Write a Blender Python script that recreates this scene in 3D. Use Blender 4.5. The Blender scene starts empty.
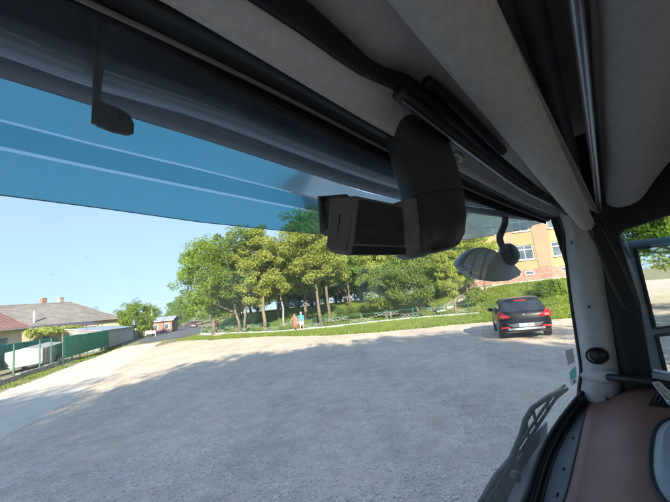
import bpy, math, random
import numpy as np
from mathutils import Vector, Matrix
random.seed(7); rng = np.random.default_rng(7)
S = bpy.context.scene
COL = S.collection
R = math.radians

# ------------------------------------------------------------------ camera
PITCH, ROLL, CAM_H = R(8.5), R(6.5), 2.4
cd = bpy.data.cameras.new('camera'); cam = bpy.data.objects.new('camera', cd); COL.objects.link(cam)
cd.sensor_width = 36; cd.lens = 36 * 340 / 670; cd.clip_start = 0.02; cd.clip_end = 3000
fw = Vector((0, math.cos(PITCH), math.sin(PITCH))); u0 = Vector((0, -math.sin(PITCH), math.cos(PITCH))); r0 = Vector((1, 0, 0))
rt = r0 * math.cos(ROLL) - u0 * math.sin(ROLL); up = r0 * math.sin(ROLL) + u0 * math.cos(ROLL)
m = Matrix((rt, up, -fw)).transposed().to_4x4(); m.translation = (0, 0, CAM_H); cam.matrix_world = m
S.camera = cam
# ------------------------------------------------------------------ sky, sun, exposure
SUN_EL = R(23); SUN_AZ = R(172)           # compass bearing of the sun, clockwise from +Y
w = bpy.data.worlds.new('World'); S.world = w; w.use_nodes = True
nt = w.node_tree; bg = nt.nodes['Background']; sk = nt.nodes.new('ShaderNodeTexSky')
sk.sky_type = 'NISHITA'; sk.sun_disc = False; sk.sun_elevation = SUN_EL; sk.sun_rotation = SUN_AZ
sk.altitude = 100; sk.air_density = 1.0; sk.dust_density = 0.0; sk.ozone_density = 3.0
gm = nt.nodes.new('ShaderNodeGamma'); gm.inputs[1].default_value = .22; nt.links.new(sk.outputs[0], gm.inputs[0])      # evens out the whole sky, as the clear bright sky in the photograph
tn = nt.nodes.new('ShaderNodeMix'); tn.data_type = 'RGBA'; tn.blend_type = 'MULTIPLY'; tn.inputs[0].default_value = 1; tn.inputs[7].default_value = (.51, .67, .93, 1)
nt.links.new(gm.outputs[0], tn.inputs[6]); nt.links.new(tn.outputs[2], bg.inputs[0]); bg.inputs[1].default_value = 0.125
sl = bpy.data.lights.new('sun', 'SUN'); sl.energy = 2.0; sl.angle = R(0.53); sl.color = (1, 0.89, 0.73)
so = bpy.data.objects.new('sun', sl); COL.objects.link(so)
tosun = Vector((math.sin(SUN_AZ) * math.cos(SUN_EL), math.cos(SUN_AZ) * math.cos(SUN_EL), math.sin(SUN_EL)))
so.rotation_euler = (-tosun).to_track_quat('-Z', 'Y').to_euler(); so.location = tosun * 200
S.view_settings.view_transform = 'Standard'; S.view_settings.look = 'None'; S.view_settings.gamma = 1
S.view_settings.exposure = 3.0
S.cycles.use_denoising = True; S.cycles.max_bounces = 10; S.cycles.transparent_max_bounces = 24
S.cycles.diffuse_bounces = 5; S.cycles.glossy_bounces = 4; S.cycles.caustics_reflective = False; S.cycles.caustics_refractive = False
S.cycles.sample_clamp_indirect = 8

# ------------------------------------------------------------------ materials
MATS = {}
def mat(name, c, rough=.7, c2=None, scale=5, metal=0, bump=0, bscale=None, coat=0, spec=.5, detail=4, dist=.02, coords='Object'):
    if name in MATS: return MATS[name]
    M = bpy.data.materials.new(name); M.use_nodes = True; t = M.node_tree; b = t.nodes['Principled BSDF']
    b.inputs['Roughness'].default_value = rough; b.inputs['Metallic'].default_value = metal
    b.inputs['Specular IOR Level'].default_value = spec; b.inputs['Coat Weight'].default_value = coat
    tc = t.nodes.new('ShaderNodeTexCoord')
    n = t.nodes.new('ShaderNodeTexNoise'); n.inputs['Scale'].default_value = scale; n.inputs['Detail'].default_value = detail
    t.links.new(tc.outputs[coords], n.inputs['Vector'])
    r = t.nodes.new('ShaderNodeValToRGB'); c2 = c2 or tuple(x * .82 for x in c)
    r.color_ramp.elements[0].position = .35; r.color_ramp.elements[1].position = .68
    r.color_ramp.elements[0].color = (*c2, 1); r.color_ramp.elements[1].color = (*c, 1)
    t.links.new(n.outputs['Fac'], r.inputs['Fac']); t.links.new(r.outputs['Color'], b.inputs['Base Color'])
    if bump:
        n2 = t.nodes.new('ShaderNodeTexNoise'); n2.inputs['Scale'].default_value = bscale or scale * 8; n2.inputs['Detail'].default_value = 3
        t.links.new(tc.outputs[coords], n2.inputs['Vector'])
        bp = t.nodes.new('ShaderNodeBump'); bp.inputs['Strength'].default_value = bump; bp.inputs['Distance'].default_value = dist
        t.links.new(n2.outputs['Fac'], bp.inputs['Height']); t.links.new(bp.outputs['Normal'], b.inputs['Normal'])
    MATS[name] = M; return M
def ramp(t, e):
    r = t.nodes.new('ShaderNodeValToRGB'); cr = r.color_ramp
    while len(cr.elements) < len(e): cr.elements.new(.5)
    for k, (p, c) in enumerate(e): cr.elements[k].position = p; cr.elements[k].color = (*c, 1) if len(c) == 3 else c
    return r
def mixc(t, fac, a, b, mode='MIX'):
    n = t.nodes.new('ShaderNodeMix'); n.data_type = 'RGBA'; n.blend_type = mode
    for s, v in ((0, fac), (6, a), (7, b)):
        if hasattr(v, 'is_output'): t.links.new(v, n.inputs[s])
        elif s == 0: n.inputs[0].default_value = v
        else: n.inputs[s].default_value = (*v, 1)
    return n.outputs[2]
def noise(t, vec, scale, detail=4, rough=.55):
    n = t.nodes.new('ShaderNodeTexNoise'); n.inputs['Scale'].default_value = scale; n.inputs['Detail'].default_value = detail
    n.inputs['Roughness'].default_value = rough; t.links.new(vec, n.inputs['Vector']); return n.outputs['Fac']
def glassmat(name, tint, gloss_col=(1, 1, 1), ior=1.45, rough=.0, boost=1.0):
    if name in MATS: return MATS[name]
    M = bpy.data.materials.new(name); M.use_nodes = True; t = M.node_tree; t.nodes.remove(t.nodes['Principled BSDF'])
    tr = t.nodes.new('ShaderNodeBsdfTransparent'); tr.inputs[0].default_value = (*tint, 1)
    gl = t.nodes.new('ShaderNodeBsdfGlossy'); gl.inputs[0].default_value = (*gloss_col, 1); gl.inputs['Roughness'].default_value = rough
    fr = t.nodes.new('ShaderNodeFresnel'); fr.inputs[0].default_value = ior
    mu = t.nodes.new('ShaderNodeMath'); mu.operation = 'MULTIPLY'; mu.inputs[1].default_value = boost; mu.use_clamp = True
    t.links.new(fr.outputs[0], mu.inputs[0])
    mx = t.nodes.new('ShaderNodeMixShader'); t.links.new(mu.outputs[0], mx.inputs[0]); t.links.new(tr.outputs[0], mx.inputs[1]); t.links.new(gl.outputs[0], mx.inputs[2])
    t.links.new(mx.outputs[0], t.nodes['Material Output'].inputs[0]); MATS[name] = M; return M
def dusty(M, amount):
    """a thin uneven film of dust and wiper smears on a clear glass material; also stands in for veiling glare"""
    t = M.node_tree; out = t.nodes['Material Output']; prev = out.inputs[0].links[0].from_socket
    tc = t.nodes.new('ShaderNodeTexCoord'); mp = t.nodes.new('ShaderNodeMapping'); mp.inputs['Scale'].default_value = (1, 1, .35); t.links.new(tc.outputs['Object'], mp.inputs[0])
    r = ramp(t, [(.35, (.25, .25, .25)), (.7, (1, 1, 1))]); t.links.new(noise(t, mp.outputs[0], 6, 8, .65), r.inputs[0])
    sp = ramp(t, [(.70, (0, 0, 0)), (.76, (1, 1, 1))]); t.links.new(noise(t, tc.outputs['Object'], 130, 2, .5), sp.inputs[0])
    ad = t.nodes.new('ShaderNodeMath'); ad.operation = 'MULTIPLY_ADD'; ad.inputs[1].default_value = 1.5; t.links.new(sp.outputs[0], ad.inputs[0]); t.links.new(r.outputs[0], ad.inputs[2])
    mu = t.nodes.new('ShaderNodeMath'); mu.operation = 'MULTIPLY'; mu.inputs[1].default_value = amount; t.links.new(ad.outputs[0], mu.inputs[0])
    tl = t.nodes.new('ShaderNodeBsdfTranslucent'); tl.inputs[0].default_value = (.8, .78, .74, 1)
    mx = t.nodes.new('ShaderNodeMixShader'); t.links.new(mu.outputs[0], mx.inputs[0]); t.links.new(prev, mx.inputs[1]); t.links.new(tl.outputs[0], mx.inputs[2]); t.links.new(mx.outputs[0], out.inputs[0])
def leafmat(name, c, c2, trans=.35):
    M = bpy.data.materials.new(name); M.use_nodes = True; t = M.node_tree; t.nodes.remove(t.nodes['Principled BSDF'])
    tc = t.nodes.new('ShaderNodeTexCoord'); n1 = noise(t, tc.outputs['Object'], .9, 5)
    oi = t.nodes.new('ShaderNodeObjectInfo')
    r = ramp(t, [(.36, c2), (.66, c)]); t.links.new(n1, r.inputs[0])
    hs = t.nodes.new('ShaderNodeHueSaturation'); t.links.new(r.outputs[0], hs.inputs['Color'])
    mr = t.nodes.new('ShaderNodeMapRange'); mr.inputs[3].default_value = .75; mr.inputs[4].default_value = 1.2
    t.links.new(oi.outputs['Random'], mr.inputs[0]); t.links.new(mr.outputs[0], hs.inputs['Value'])
    d = t.nodes.new('ShaderNodeBsdfDiffuse'); tl = t.nodes.new('ShaderNodeBsdfTranslucent')
    t.links.new(hs.outputs[0], d.inputs[0])
    t.links.new(mixc(t, .6, hs.outputs[0], (.16, .2, .02), 'ADD'), tl.inputs[0])
    mx = t.nodes.new('ShaderNodeMixShader'); mx.inputs[0].default_value = trans
    t.links.new(d.outputs[0], mx.inputs[1]); t.links.new(tl.outputs[0], mx.inputs[2])
    t.links.new(mx.outputs[0], t.nodes['Material Output'].inputs[0]); MATS[name] = M; return M

def gravel_material(name, base, base2, stone_scale=34, tan=None):
    M = bpy.data.materials.new(name); M.use_nodes = True; t = M.node_tree; b = t.nodes['Principled BSDF']
    b.inputs['Roughness'].default_value = .95; b.inputs['Specular IOR Level'].default_value = .2
    tc = t.nodes.new('ShaderNodeTexCoord'); v = tc.outputs['Object']
    vo = t.nodes.new('ShaderNodeTexVoronoi'); vo.inputs['Scale'].default_value = stone_scale; t.links.new(v, vo.inputs['Vector'])
    sep = t.nodes.new('ShaderNodeSeparateColor'); t.links.new(vo.outputs['Color'], sep.inputs[0])
    st = ramp(t, [(0, (.40, .345, .285)), (.3, (.52, .445, .365)), (.7, (.60, .52, .43)), (1, (.74, .68, .60))]); t.links.new(sep.outputs[0], st.inputs[0])
    big = ramp(t, [(.38, base2), (.64, base)]); t.links.new(noise(t, v, .35, 6, .62), big.inputs[0])
    med = ramp(t, [(.3, (.66, .66, .66)), (.68, (1.12, 1.1, 1.07))]); t.links.new(noise(t, v, 2.2, 8, .7), med.inputs[0])
    msk = ramp(t, [(.42, (.15, .15, .15)), (.6, (.75, .75, .75))]); t.links.new(noise(t, v, 1.1, 8, .68), msk.inputs[0])
    c1 = mixc(t, msk.outputs[0], big.outputs[0], st.outputs[0])
    c2 = mixc(t, .75, c1, med.outputs[0], 'MULTIPLY')
    mp = t.nodes.new('ShaderNodeMapping'); mp.inputs['Rotation'].default_value = (0, 0, -.35); mp.inputs['Scale'].default_value = (.9, .12, 1); t.links.new(v, mp.inputs[0])
    tk = ramp(t, [(.40, (.78, .77, .75)), (.50, (1, 1, 1)), (.62, (1.1, 1.08, 1.04))]); t.links.new(noise(t, mp.outputs[0], 1.0, 5, .6), tk.inputs[0])
    c3 = mixc(t, .35, c2, tk.outputs[0], 'MULTIPLY')
    t.links.new(c3, b.inputs['Base Color'])
    bp = t.nodes.new('ShaderNodeBump'); bp.inputs['Strength'].default_value = .7; bp.inputs['Distance'].default_value = .02; bp.invert = True
    t.links.new(vo.outputs['Distance'], bp.inputs['Height'])
    bp2 = t.nodes.new('ShaderNodeBump'); bp2.inputs['Strength'].default_value = .5; bp2.inputs['Distance'].default_value = .03
    t.links.new(noise(t, v, 3.5, 6, .7), bp2.inputs['Height']); t.links.new(bp.outputs[0], bp2.inputs['Normal'])
    t.links.new(bp2.outputs[0], b.inputs['Normal']); return M

liner = mat('grey_liner', (.75, .72, .72), .85, (.67, .645, .645), 60, bump=.6, bscale=800, dist=.0012)
liner2 = mat('pale_pillar_plastic', (.64, .635, .64), .6, (.57, .565, .57), 30, bump=.2, bscale=700, dist=.001)
black = mat('black_plastic', (.012, .012, .013), .45, (.02, .02, .021), 40, bump=.15, bscale=600, dist=.001)
rubber = mat('black_rubber', (.01, .01, .011), .6, (.016, .016, .016), 30)
camblack = mat('dash_camera_black', (.05, .05, .052), .4, (.038, .038, .04), 25, bump=.1, bscale=900, dist=.0006)
camgrey = mat('dash_camera_grey', (.22, .215, .215), .38, (.19, .185, .185), 25, bump=.1, bscale=900, dist=.0006)
chrome = mat('brushed_metal', (.5, .51, .54), .3, (.4, .41, .43), 40, metal=1)
brown = mat('brown_dashboard', (.27, .13, .098), .55, (.22, .105, .08), 9, bump=.7, bscale=420, dist=.0012)
trayd = mat('dark_tray', (.10, .115, .11), .6, (.075, .087, .084), 14, bump=.2, bscale=300, dist=.001)
silver = mat('silver_plastic', (.42, .46, .49), .35, (.36, .40, .43), 20)
navy = mat('painted_visor', (.26, .32, .43), .2, (.22, .275, .38), 3)
wipermat = mat('wiper_black', (.012, .013, .015), .45, (.02, .022, .024), 30, bump=.3, bscale=200, dist=.001)
bracketm = mat('bracket_metal', (.13, .13, .13), .5, (.09, .09, .09), 25, metal=.4)
truckpaint = mat('truck_paint', (.10, .14, .22), .3, (.09, .125, .2), 4, coat=.4)
mirror_house = mat('mirror_housing', (.13, .16, .20), .45, (.11, .135, .17), 12, bump=.1, bscale=500, dist=.001)
mirror_m = mat('mirror_glass', (.85, .88, .9), .02, (.84, .87, .9), 2, metal=1)
white = mat('white_paint', (.7, .7, .68), .6, (.55, .55, .53), 8)
glass = glassmat('windscreen_glass', (.93, .96, .955), boost=.8)
dusty(glass, .11)  # dust film strengthened to put the veiling glare into the glass
sideglass = glassmat('side_window_glass', (.86, .92, .90), boost=.9)
visorglass = glassmat('smoked_visor_acrylic', (.10, .32, .36), ior=1.45, rough=.08, boost=.7); dusty(visorglass, .05)
defl = glassmat('smoked_deflector', (.42, .58, .54), rough=.02)

# ------------------------------------------------------------------ mesh tools
class MB:
    def __init__(s): s.v = []; s.f = []
    def add(s, vs, fs):
        o = len(s.v); s.v += [tuple(p) for p in vs]; s.f += [tuple(i + o for i in f) for f in fs]; return s
    def box(s, c, d, rz=0, M=None):
        x, y, z = (k / 2 for k in d); q = [(-x, -y, -z), (x, -y, -z), (x, y, -z), (-x, y, -z), (-x, -y, z), (x, -y, z), (x, y, z), (-x, y, z)]
        ca, sa = math.cos(rz), math.sin(rz); q = [(a * ca - b * sa + c[0], a * sa + b * ca + c[1], e + c[2]) for a, b, e in q]
        if M: q = [M @ Vector(p) for p in q]
        return s.add(q, [(0, 3, 2, 1), (4, 5, 6, 7), (0, 1, 5, 4), (1, 2, 6, 5), (2, 3, 7, 6), (3, 0, 4, 7)])
    def loft(s, rings, closed=True, cap=True):
        n = len(rings[0]); o = len(s.v); fs = []
        for r in rings: s.v += [tuple(p) for p in r]
        for i in range(len(rings) - 1):
            for j in range(n if closed else n - 1):
                k = (j + 1) % n; fs.append((o + i * n + j, o + i * n + k, o + (i + 1) * n + k, o + (i + 1) * n + j))
        if cap and closed:
            fs.append(tuple(o + j for j in reversed(range(n)))); e = o + (len(rings) - 1) * n; fs.append(tuple(e + j for j in range(n)))
        s.f += fs; return s
    def tube(s, pts, rad, n=8, cap=True, flat=1.0):
        P = [Vector(p) for p in pts]; rs = rad if hasattr(rad, '__len__') else [rad] * len(P); rings = []; a = None
        for i, p in enumerate(P):
            d = (P[min(i + 1, len(P) - 1)] - P[max(i - 1, 0)]).normalized()
            if a is None: a = d.cross(Vector((0, 0, 1)) if abs(d.z) < .9 else Vector((1, 0, 0))).normalized()
            else: a = (a - d * a.dot(d)).normalized()
            b = d.cross(a)
            rings.append([p + (a * math.cos(t) * flat + b * math.sin(t)) * rs[i] for t in (2 * math.pi * k / n for k in range(n))])
        return s.loft(rings, True, cap)
    def prism(s, poly, v, both=True):   # poly: 3-D points, extruded along v
        n = len(poly); v = Vector(v); o = len(s.v); s.v += [tuple(p) for p in poly] + [tuple(Vector(p) + v) for p in poly]
        s.f += [tuple(o + i for i in reversed(range(n))), tuple(o + n + i for i in range(n))] + [(o + i, o + (i + 1) % n, o + n + (i + 1) % n, o + n + i) for i in range(n)]
        return s
    def sphere(s, c, r, nu=14, nv=9, M=None):
        r = r if hasattr(r, '__len__') else (r, r, r); rings = []
        for i in range(nv + 1):
            t = -math.pi / 2 + math.pi * i / nv; cr = max(math.cos(t), .001)
            rings.append([(M or Matrix()) @ Vector((r[0] * cr * math.cos(2 * math.pi * k / nu), r[1] * cr * math.sin(2 * math.pi * k / nu), r[2] * math.sin(t))) + Vector(c) for k in range(nu)])
        return s.loft(rings)
    def build(s, name, material, parent=None, smooth=False, bevel=0, seg=2, sub=0, loc=None, autos=None):
        me = bpy.data.meshes.new(name); me.from_pydata(s.v, [], s.f); me.materials.append(material); me.validate(); me.update()
        o = bpy.data.objects.new(name, me); COL.objects.link(o); o.parent = parent
        if loc: o.location = loc
        if smooth or bevel or sub: me.polygons.foreach_set('use_smooth', [True] * len(me.polygons))
        if autos or bevel: me.set_sharp_from_angle(angle=autos or R(40))
        if bevel:
            b = o.modifiers.new('bevel', 'BEVEL'); b.width = bevel; b.segments = seg; b.limit_method = 'ANGLE'; b.angle_limit = R(35)
        if sub: q = o.modifiers.new('subd', 'SUBSURF'); q.levels = sub; q.render_levels = sub
        return o
def tag(o, label=None, cat=None, group=None, kind=None):
    if label: o['label'] = label
    if cat: o['category'] = cat
    if group: o['group'] = group
    if kind: o['kind'] = kind
    return o
def empty(name, loc=(0, 0, 0), rz=0, label=None, cat=None, group=None):
    o = bpy.data.objects.new(name, None); COL.objects.link(o); o.location = loc; o.rotation_euler = (0, 0, rz); o.empty_display_size = .2
    return tag(o, label, cat, group)
def kids(o): return [c for c in bpy.data.objects if c.parent == o]
def dup(o, loc, rz, label=None, group=None, scale=None, parent=None):
    c = o.copy(); COL.objects.link(c); c.parent = parent
    if parent is None:
        c.location = loc; c.rotation_euler = (0, 0, rz)
        if scale: c.scale = scale if hasattr(scale, '__len__') else (scale,) * 3
        if label: c['label'] = label
        if group: c['group'] = group
    for k in kids(o): dup(k, None, None, parent=c)
    return c

# ------------------------------------------------------------------ ground
def sstep(t): t = max(0., min(1., t)); return t * t * (3 - 2 * t)
def terrain(x, y):
    k = sstep((x - 7) / 10); y0 = 36 * (1 - k) + 21.5 * k; L = 24 * (1 - k) + 15 * k
    z = 2.15 * sstep((y - y0) / L)
    edge = -17 - max(0, y - 42) * .36
    return z * sstep((x - edge) / 9)
def sheet(name, xs, ys, zf, material):
    vs = [(x, y, zf(x, y)) for y in ys for x in xs]; n = len(xs)
    fs = [(j * n + i, j * n + i + 1, (j + 1) * n + i + 1, (j + 1) * n + i) for j in range(len(ys) - 1) for i in range(n - 1)]
    b = MB(); b.add(vs, fs); o = b.build(name, material, smooth=True); tag(o, kind='structure'); return o
def strip(name, left, right, zoff, material, nsub=10):
    """a band between two polylines, draped on the terrain"""
    vs = []; fs = []
    for a, b in zip(left, right):
        for k in range(nsub + 1):
            t = k / nsub; x = a[0] + (b[0] - a[0]) * t; y = a[1] + (b[1] - a[1]) * t; vs.append((x, y, terrain(x, y) + zoff))
    n = nsub + 1
    for i in range(len(left) - 1):
        for k in range(nsub): fs.append((i * n + k, i * n + k + 1, (i + 1) * n + k + 1, (i + 1) * n + k))
    o = MB().add(vs, fs).build(name, material, smooth=True); tag(o, kind='structure'); return o
def wob(x, s=1.0): return s * (math.sin(x * .9) + .6 * math.sin(x * 2.3 + 1) + .35 * math.sin(x * 5.1 + 2)) / 2

grassm = mat('lawn_grass', (.19, .24, .055), .95, (.12, .165, .038), .7, bump=.6, bscale=14, dist=.08, detail=8, spec=.1)
earthm = mat('dry_earth', (.30, .25, .18), .95, (.16, .17, .07), .45, bump=.5, bscale=10, dist=.05, detail=8, spec=.1)
gravm = gravel_material('gravel', (.72, .585, .44), (.53, .43, .33))
roadm = mat('dusty_asphalt', (.62, .54, .44), .9, (.54, .475, .39), .8, bump=.4, bscale=60, dist=.01, detail=9, spec=.2)
darkroad = mat('dark_asphalt', (.13, .135, .145), .85, (.09, .095, .105), .8, bump=.3, bscale=60, dist=.01, detail=8, spec=.25)
pavem = mat('pavement_slab', (.42, .40, .37), .9, (.34, .32, .29), 2, bump=.3, bscale=40, dist=.01)
xs = sorted(set(list(np.linspace(-60, 60, 121)) + [-900, -500, -300, -200, -140, -100, -80, 80, 100, 140, 200, 300, 500, 900]))
ys = sorted(set(list(np.linspace(-20, 100, 121)) + [-400, -200, -100, -60, -40, 120, 150, 200, 300, 500, 900, 1500]))
sheet('ground', xs, ys, lambda x, y: terrain(x, y) - .012, earthm)
U = Vector((-.38, .925)).normalized(); N = Vector((-U.y, U.x))          # along the fence / road, and to its left
def L(s, d=0): p = Vector((-19.27, 20.22)) + U * s + N * d; return (p.x, p.y)
# gravel lot
ge = [(-19, 40), (-15.7, 37.7), (-12.8, 35.7), (-6.85, 32.1), (-3.5, 28.6), (-1.1, 26.3), (1.8, 24.9), (4.5, 24.1), (8.7, 23.6), (11, 21.9), (12.9, 20.0), (18, 18.5), (30, 17), (60, 16)]
def gedge(x): return float(np.interp(x, [p[0] for p in ge], [p[1] for p in ge])) + wob(x * 2.2, .22)
lx = list(np.arange(-19, 60.1, .5)); far = [(x, gedge(x)) for x in lx]
def lotleft(x): return (x, min(-60 + 0 * x, 0) if x > -4.6 else max(-60, 8.8 - (x + 8.7) * 2.45 + wob(x * 3, .25) - 1.2))
near = [(x, max(-60., 8.8 - (x + 8.7) * 2.45 - 5)) for x in lx]
near = [(a[0], min(a[1], b[1] - .2)) for a, b in zip(near, far)]
strip('gravel_lot', near, far, .0, gravm, 60)
# dusty side road
rl = []; rr = []
for s in np.arange(-70, 33, 1.5):
    c = Vector((-12.2, 12.2)) + U * (s); rl.append((c + N * (2.1 + wob(s * 1.3, .12))).to_tuple()); rr.append((c - N * (2.1 + wob(s * 1.1 + 3, .25))).to_tuple())
strip('road', rl, rr, .004, roadm, 6)
# darker main road that it runs into
mc = [(-24.0, 45.5), (-26, 51), (-31, 64), (-39, 82), (-52, 110), (-80, 165), (-130, 260), (-220, 420)]; hw = [2.4, 3.8, 4.5, 4.6, 4.6, 4.6, 4.8, 5]
ml = []; mr_ = []
for (x, y), h in zip(mc, hw):
    ml.append((x - h * .93, y - h * .38)); mr_.append((x + h * .93, y + h * .38))
strip('main_road', ml, mr_, .016, darkroad, 8)
# lawn
lawn_far = [(x, 110.) for x in lx]
strip('lawn', [(x, y) for x, y in far], [(x - max(0, 0 if x > -12 else (-12 - x) * 3), y) for x, y in lawn_far], .004, grassm, 70)
# walkway in front of the kerb
kp = [(-20.5, 50), (-14.1, 41.8), (-9.5, 37.6), (-6.2, 35.4), (-.35, 33.6), (2.4, 33.4), (6, 33.0), (9.2, 31.2), (11.5, 29.8)]
strip('pavement', [(x, y - .15) for x, y in kp[:6]], [(x - .35, y - 1.25) for x, y in kp[:6]], .012, pavem, 3)

# ------------------------------------------------------------------ kerb and railing
def along(poly, step):
    out = []; acc = 0
    for a, b in zip(poly, poly[1:]):
        a = Vector(a); b = Vector(b); Ln = (b - a).length; t = acc
        while t < Ln: out.append((a + (b - a) * (t / Ln), (b - a).normalized())); t += step
        acc = t - Ln
    return out
kerb = empty('kerb', (0, 33, 0)); tag(kerb, 'white painted kerb stones edging the park lawn', 'kerb')
kme = None
kwhite = mat('kerb_white', (.48, .49, .49), .85, (.30, .30, .29), 1.3, bump=.3, bscale=30, dist=.01)
for p, d in along(kp, 1.03):
    if kme is None:
        ko = MB().box((0, 0, .05), (1.0, .16, .3)).build('kerb_stone', kwhite, kerb, bevel=.015); kme = ko.data
    else:
        ko = ko.copy(); COL.objects.link(ko)
    z = terrain(p.x, p.y); ko.location = (p.x, p.y - 33, z + random.uniform(-.03, .02)); ko.rotation_euler = (random.uniform(-.03, .03), random.uniform(-.02, .02), math.atan2(d.y, d.x) + random.uniform(-.02, .02))
greenp = mat('green_railing_paint', (.012, .11, .07), .6, (.01, .08, .055), 6)
whitep = mat('white_railing_paint', (.30, .33, .31), .6, (.24, .27, .25), 6)
rail = empty('park_railing', (0, 34, 0)); tag(rail, 'low green park railing with white ring ornaments along the kerb', 'railing')
rp = [(-21.5, 52), (-15, 43.0), (-9.9, 38.4), (-6.3, 36.2), (-.35, 34.4), (2.4, 34.2), (6, 33.8), (9.2, 32.0), (11.5, 30.6)]
posts = along(rp, 2.55); pm_ = MB().box((0, 0, .5), (.09, .09, 1.12)).box((0, 0, 1.08), (.12, .12, .05))
bay = MB(); bay.tube([(0, 0, .95), (2.55, 0, .95)], .028, 6); bay.tube([(0, 0, .18), (2.55, 0, .18)], .028, 6)
bay.tube([(1.27, 0, .18), (1.27, 0, .95)], .02, 6)
def ring(b, cx, cz, r_):
    b.tube([(cx + r_ * math.cos(t), 0, cz + r_ * math.sin(t)) for t in np.linspace(0, 2 * math.pi, 15)], .011, 5, cap=False)
def orn(hi):
    b = MB(); cz = .74 if hi else .42
    for cx in (.22, .55, .88): ring(b, cx, cz, .15)
    b.tube([(.05, 0, cz - .16), (1.22, 0, cz + .16)], .009, 5); b.tube([(.05, 0, cz + .16), (1.22, 0, cz - .16)], .009, 5)
    cz = .42 if hi else .74
    for cx in (1.55, 1.9, 2.25): ring(b, cx, cz, .15)
    b.tube([(1.32, 0, cz - .16), (2.5, 0, cz + .16)], .009, 5); b.tube([(1.32, 0, cz + .16), (2.5, 0, cz - .16)], .009, 5)
    return b
po = bo = None; oo = {}
for k, (p, d) in enumerate(posts):
    z = terrain(p.x, p.y)
    if po is None: po = pm_.build('post', greenp, rail)
    else: po = po.copy(); COL.objects.link(po)
    po.location = (p.x, p.y - 34, z - .05); a = math.atan2(d.y, d.x); po.rotation_euler = (0, 0, a)
    if k == len(posts) - 1: break
    q = posts[k + 1][0]; a = math.atan2(q.y - p.y, q.x - p.x); zq = terrain(q.x, q.y); ti = -math.atan2(zq - z, 2.55)
    bo = bay.build('rail_frame', greenp, rail) if bo is None else bo.copy()
    if bo.name not in COL.objects: COL.objects.link(bo)
    bo.location = (p.x, p.y - 34, z - .02); bo.rotation_euler = (0, ti, a)
    h = k % 2
    if h not in oo: oo[h] = o_ = orn(h).build('ring_ornament', whitep, rail)
    else: o_ = oo[h].copy(); COL.objects.link(o_)
    o_.location = (p.x, p.y - 34, z - .02); o_.rotation_euler = (0, ti, a)

# ------------------------------------------------------------------ trees
barkm = mat('bark', (.17, .13, .095), .95, (.09, .072, .055), 3, bump=.8, bscale=16, dist=.04)
barkw = mat('pale_bark', (.42, .38, .32), .9, (.2, .17, .14), 4, bump=.6, bscale=16, dist=.03)
barko = mat('orange_bark', (.22, .16, .11), .95, (.13, .095, .068), 3, bump=.8, bscale=16, dist=.04)
leafA = leafmat('leaf_mid_green', (.26, .35, .075), (.16, .235, .05), .52)
leafB = leafmat('leaf_yellow_green', (.38, .41, .105), (.25, .295, .07), .52)
leafC = leafmat('leaf_deep_green', (.19, .28, .075), (.12, .19, .05), .52)
def leaf_mesh(name, cen, rad, per, leaf, material, seed):
    g = np.random.default_rng(seed); C = np.repeat(np.array(cen), per, 0); RR = np.repeat(np.array(rad), per)
    n = len(C); d = g.normal(size=(n, 3)); d /= np.linalg.norm(d, axis=1)[:, None]
    p = C + d * (RR * g.uniform(.25, 1.08, n) ** .6)[:, None] * np.array([1, 1, .75])
    a = g.normal(size=(n, 3)); a /= np.linalg.norm(a, axis=1)[:, None]
    nrm = d * .8 + g.normal(size=(n, 3)) * .7 + np.array([0, 0, .5]); b = np.cross(nrm, a); b /= np.linalg.norm(b, axis=1)[:, None] + 1e-9
    a = np.cross(b, nrm); a /= np.linalg.norm(a, axis=1)[:, None] + 1e-9
    s = leaf * g.uniform(.6, 1.35, n)[:, None]; k = g.uniform(.5, .8, n)[:, None]
    V = np.empty((n, 4, 3)); V[:, 0] = p - a * s; V[:, 1] = p + b * s * k; V[:, 2] = p + a * s; V[:, 3] = p - b * s * k
    me = bpy.data.meshes.new(name); me.vertices.add(n * 4); me.vertices.foreach_set('co', V.ravel()); me.loops.add(n * 4); me.loops.foreach_set('vertex_index', np.arange(n * 4))
    me.polygons.add(n); me.polygons.foreach_set('loop_start', np.arange(n) * 4); me.polygons.foreach_set('loop_total', np.full(n, 4))
    me.materials.append(material); me.update(); me.validate(); return me
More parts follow.
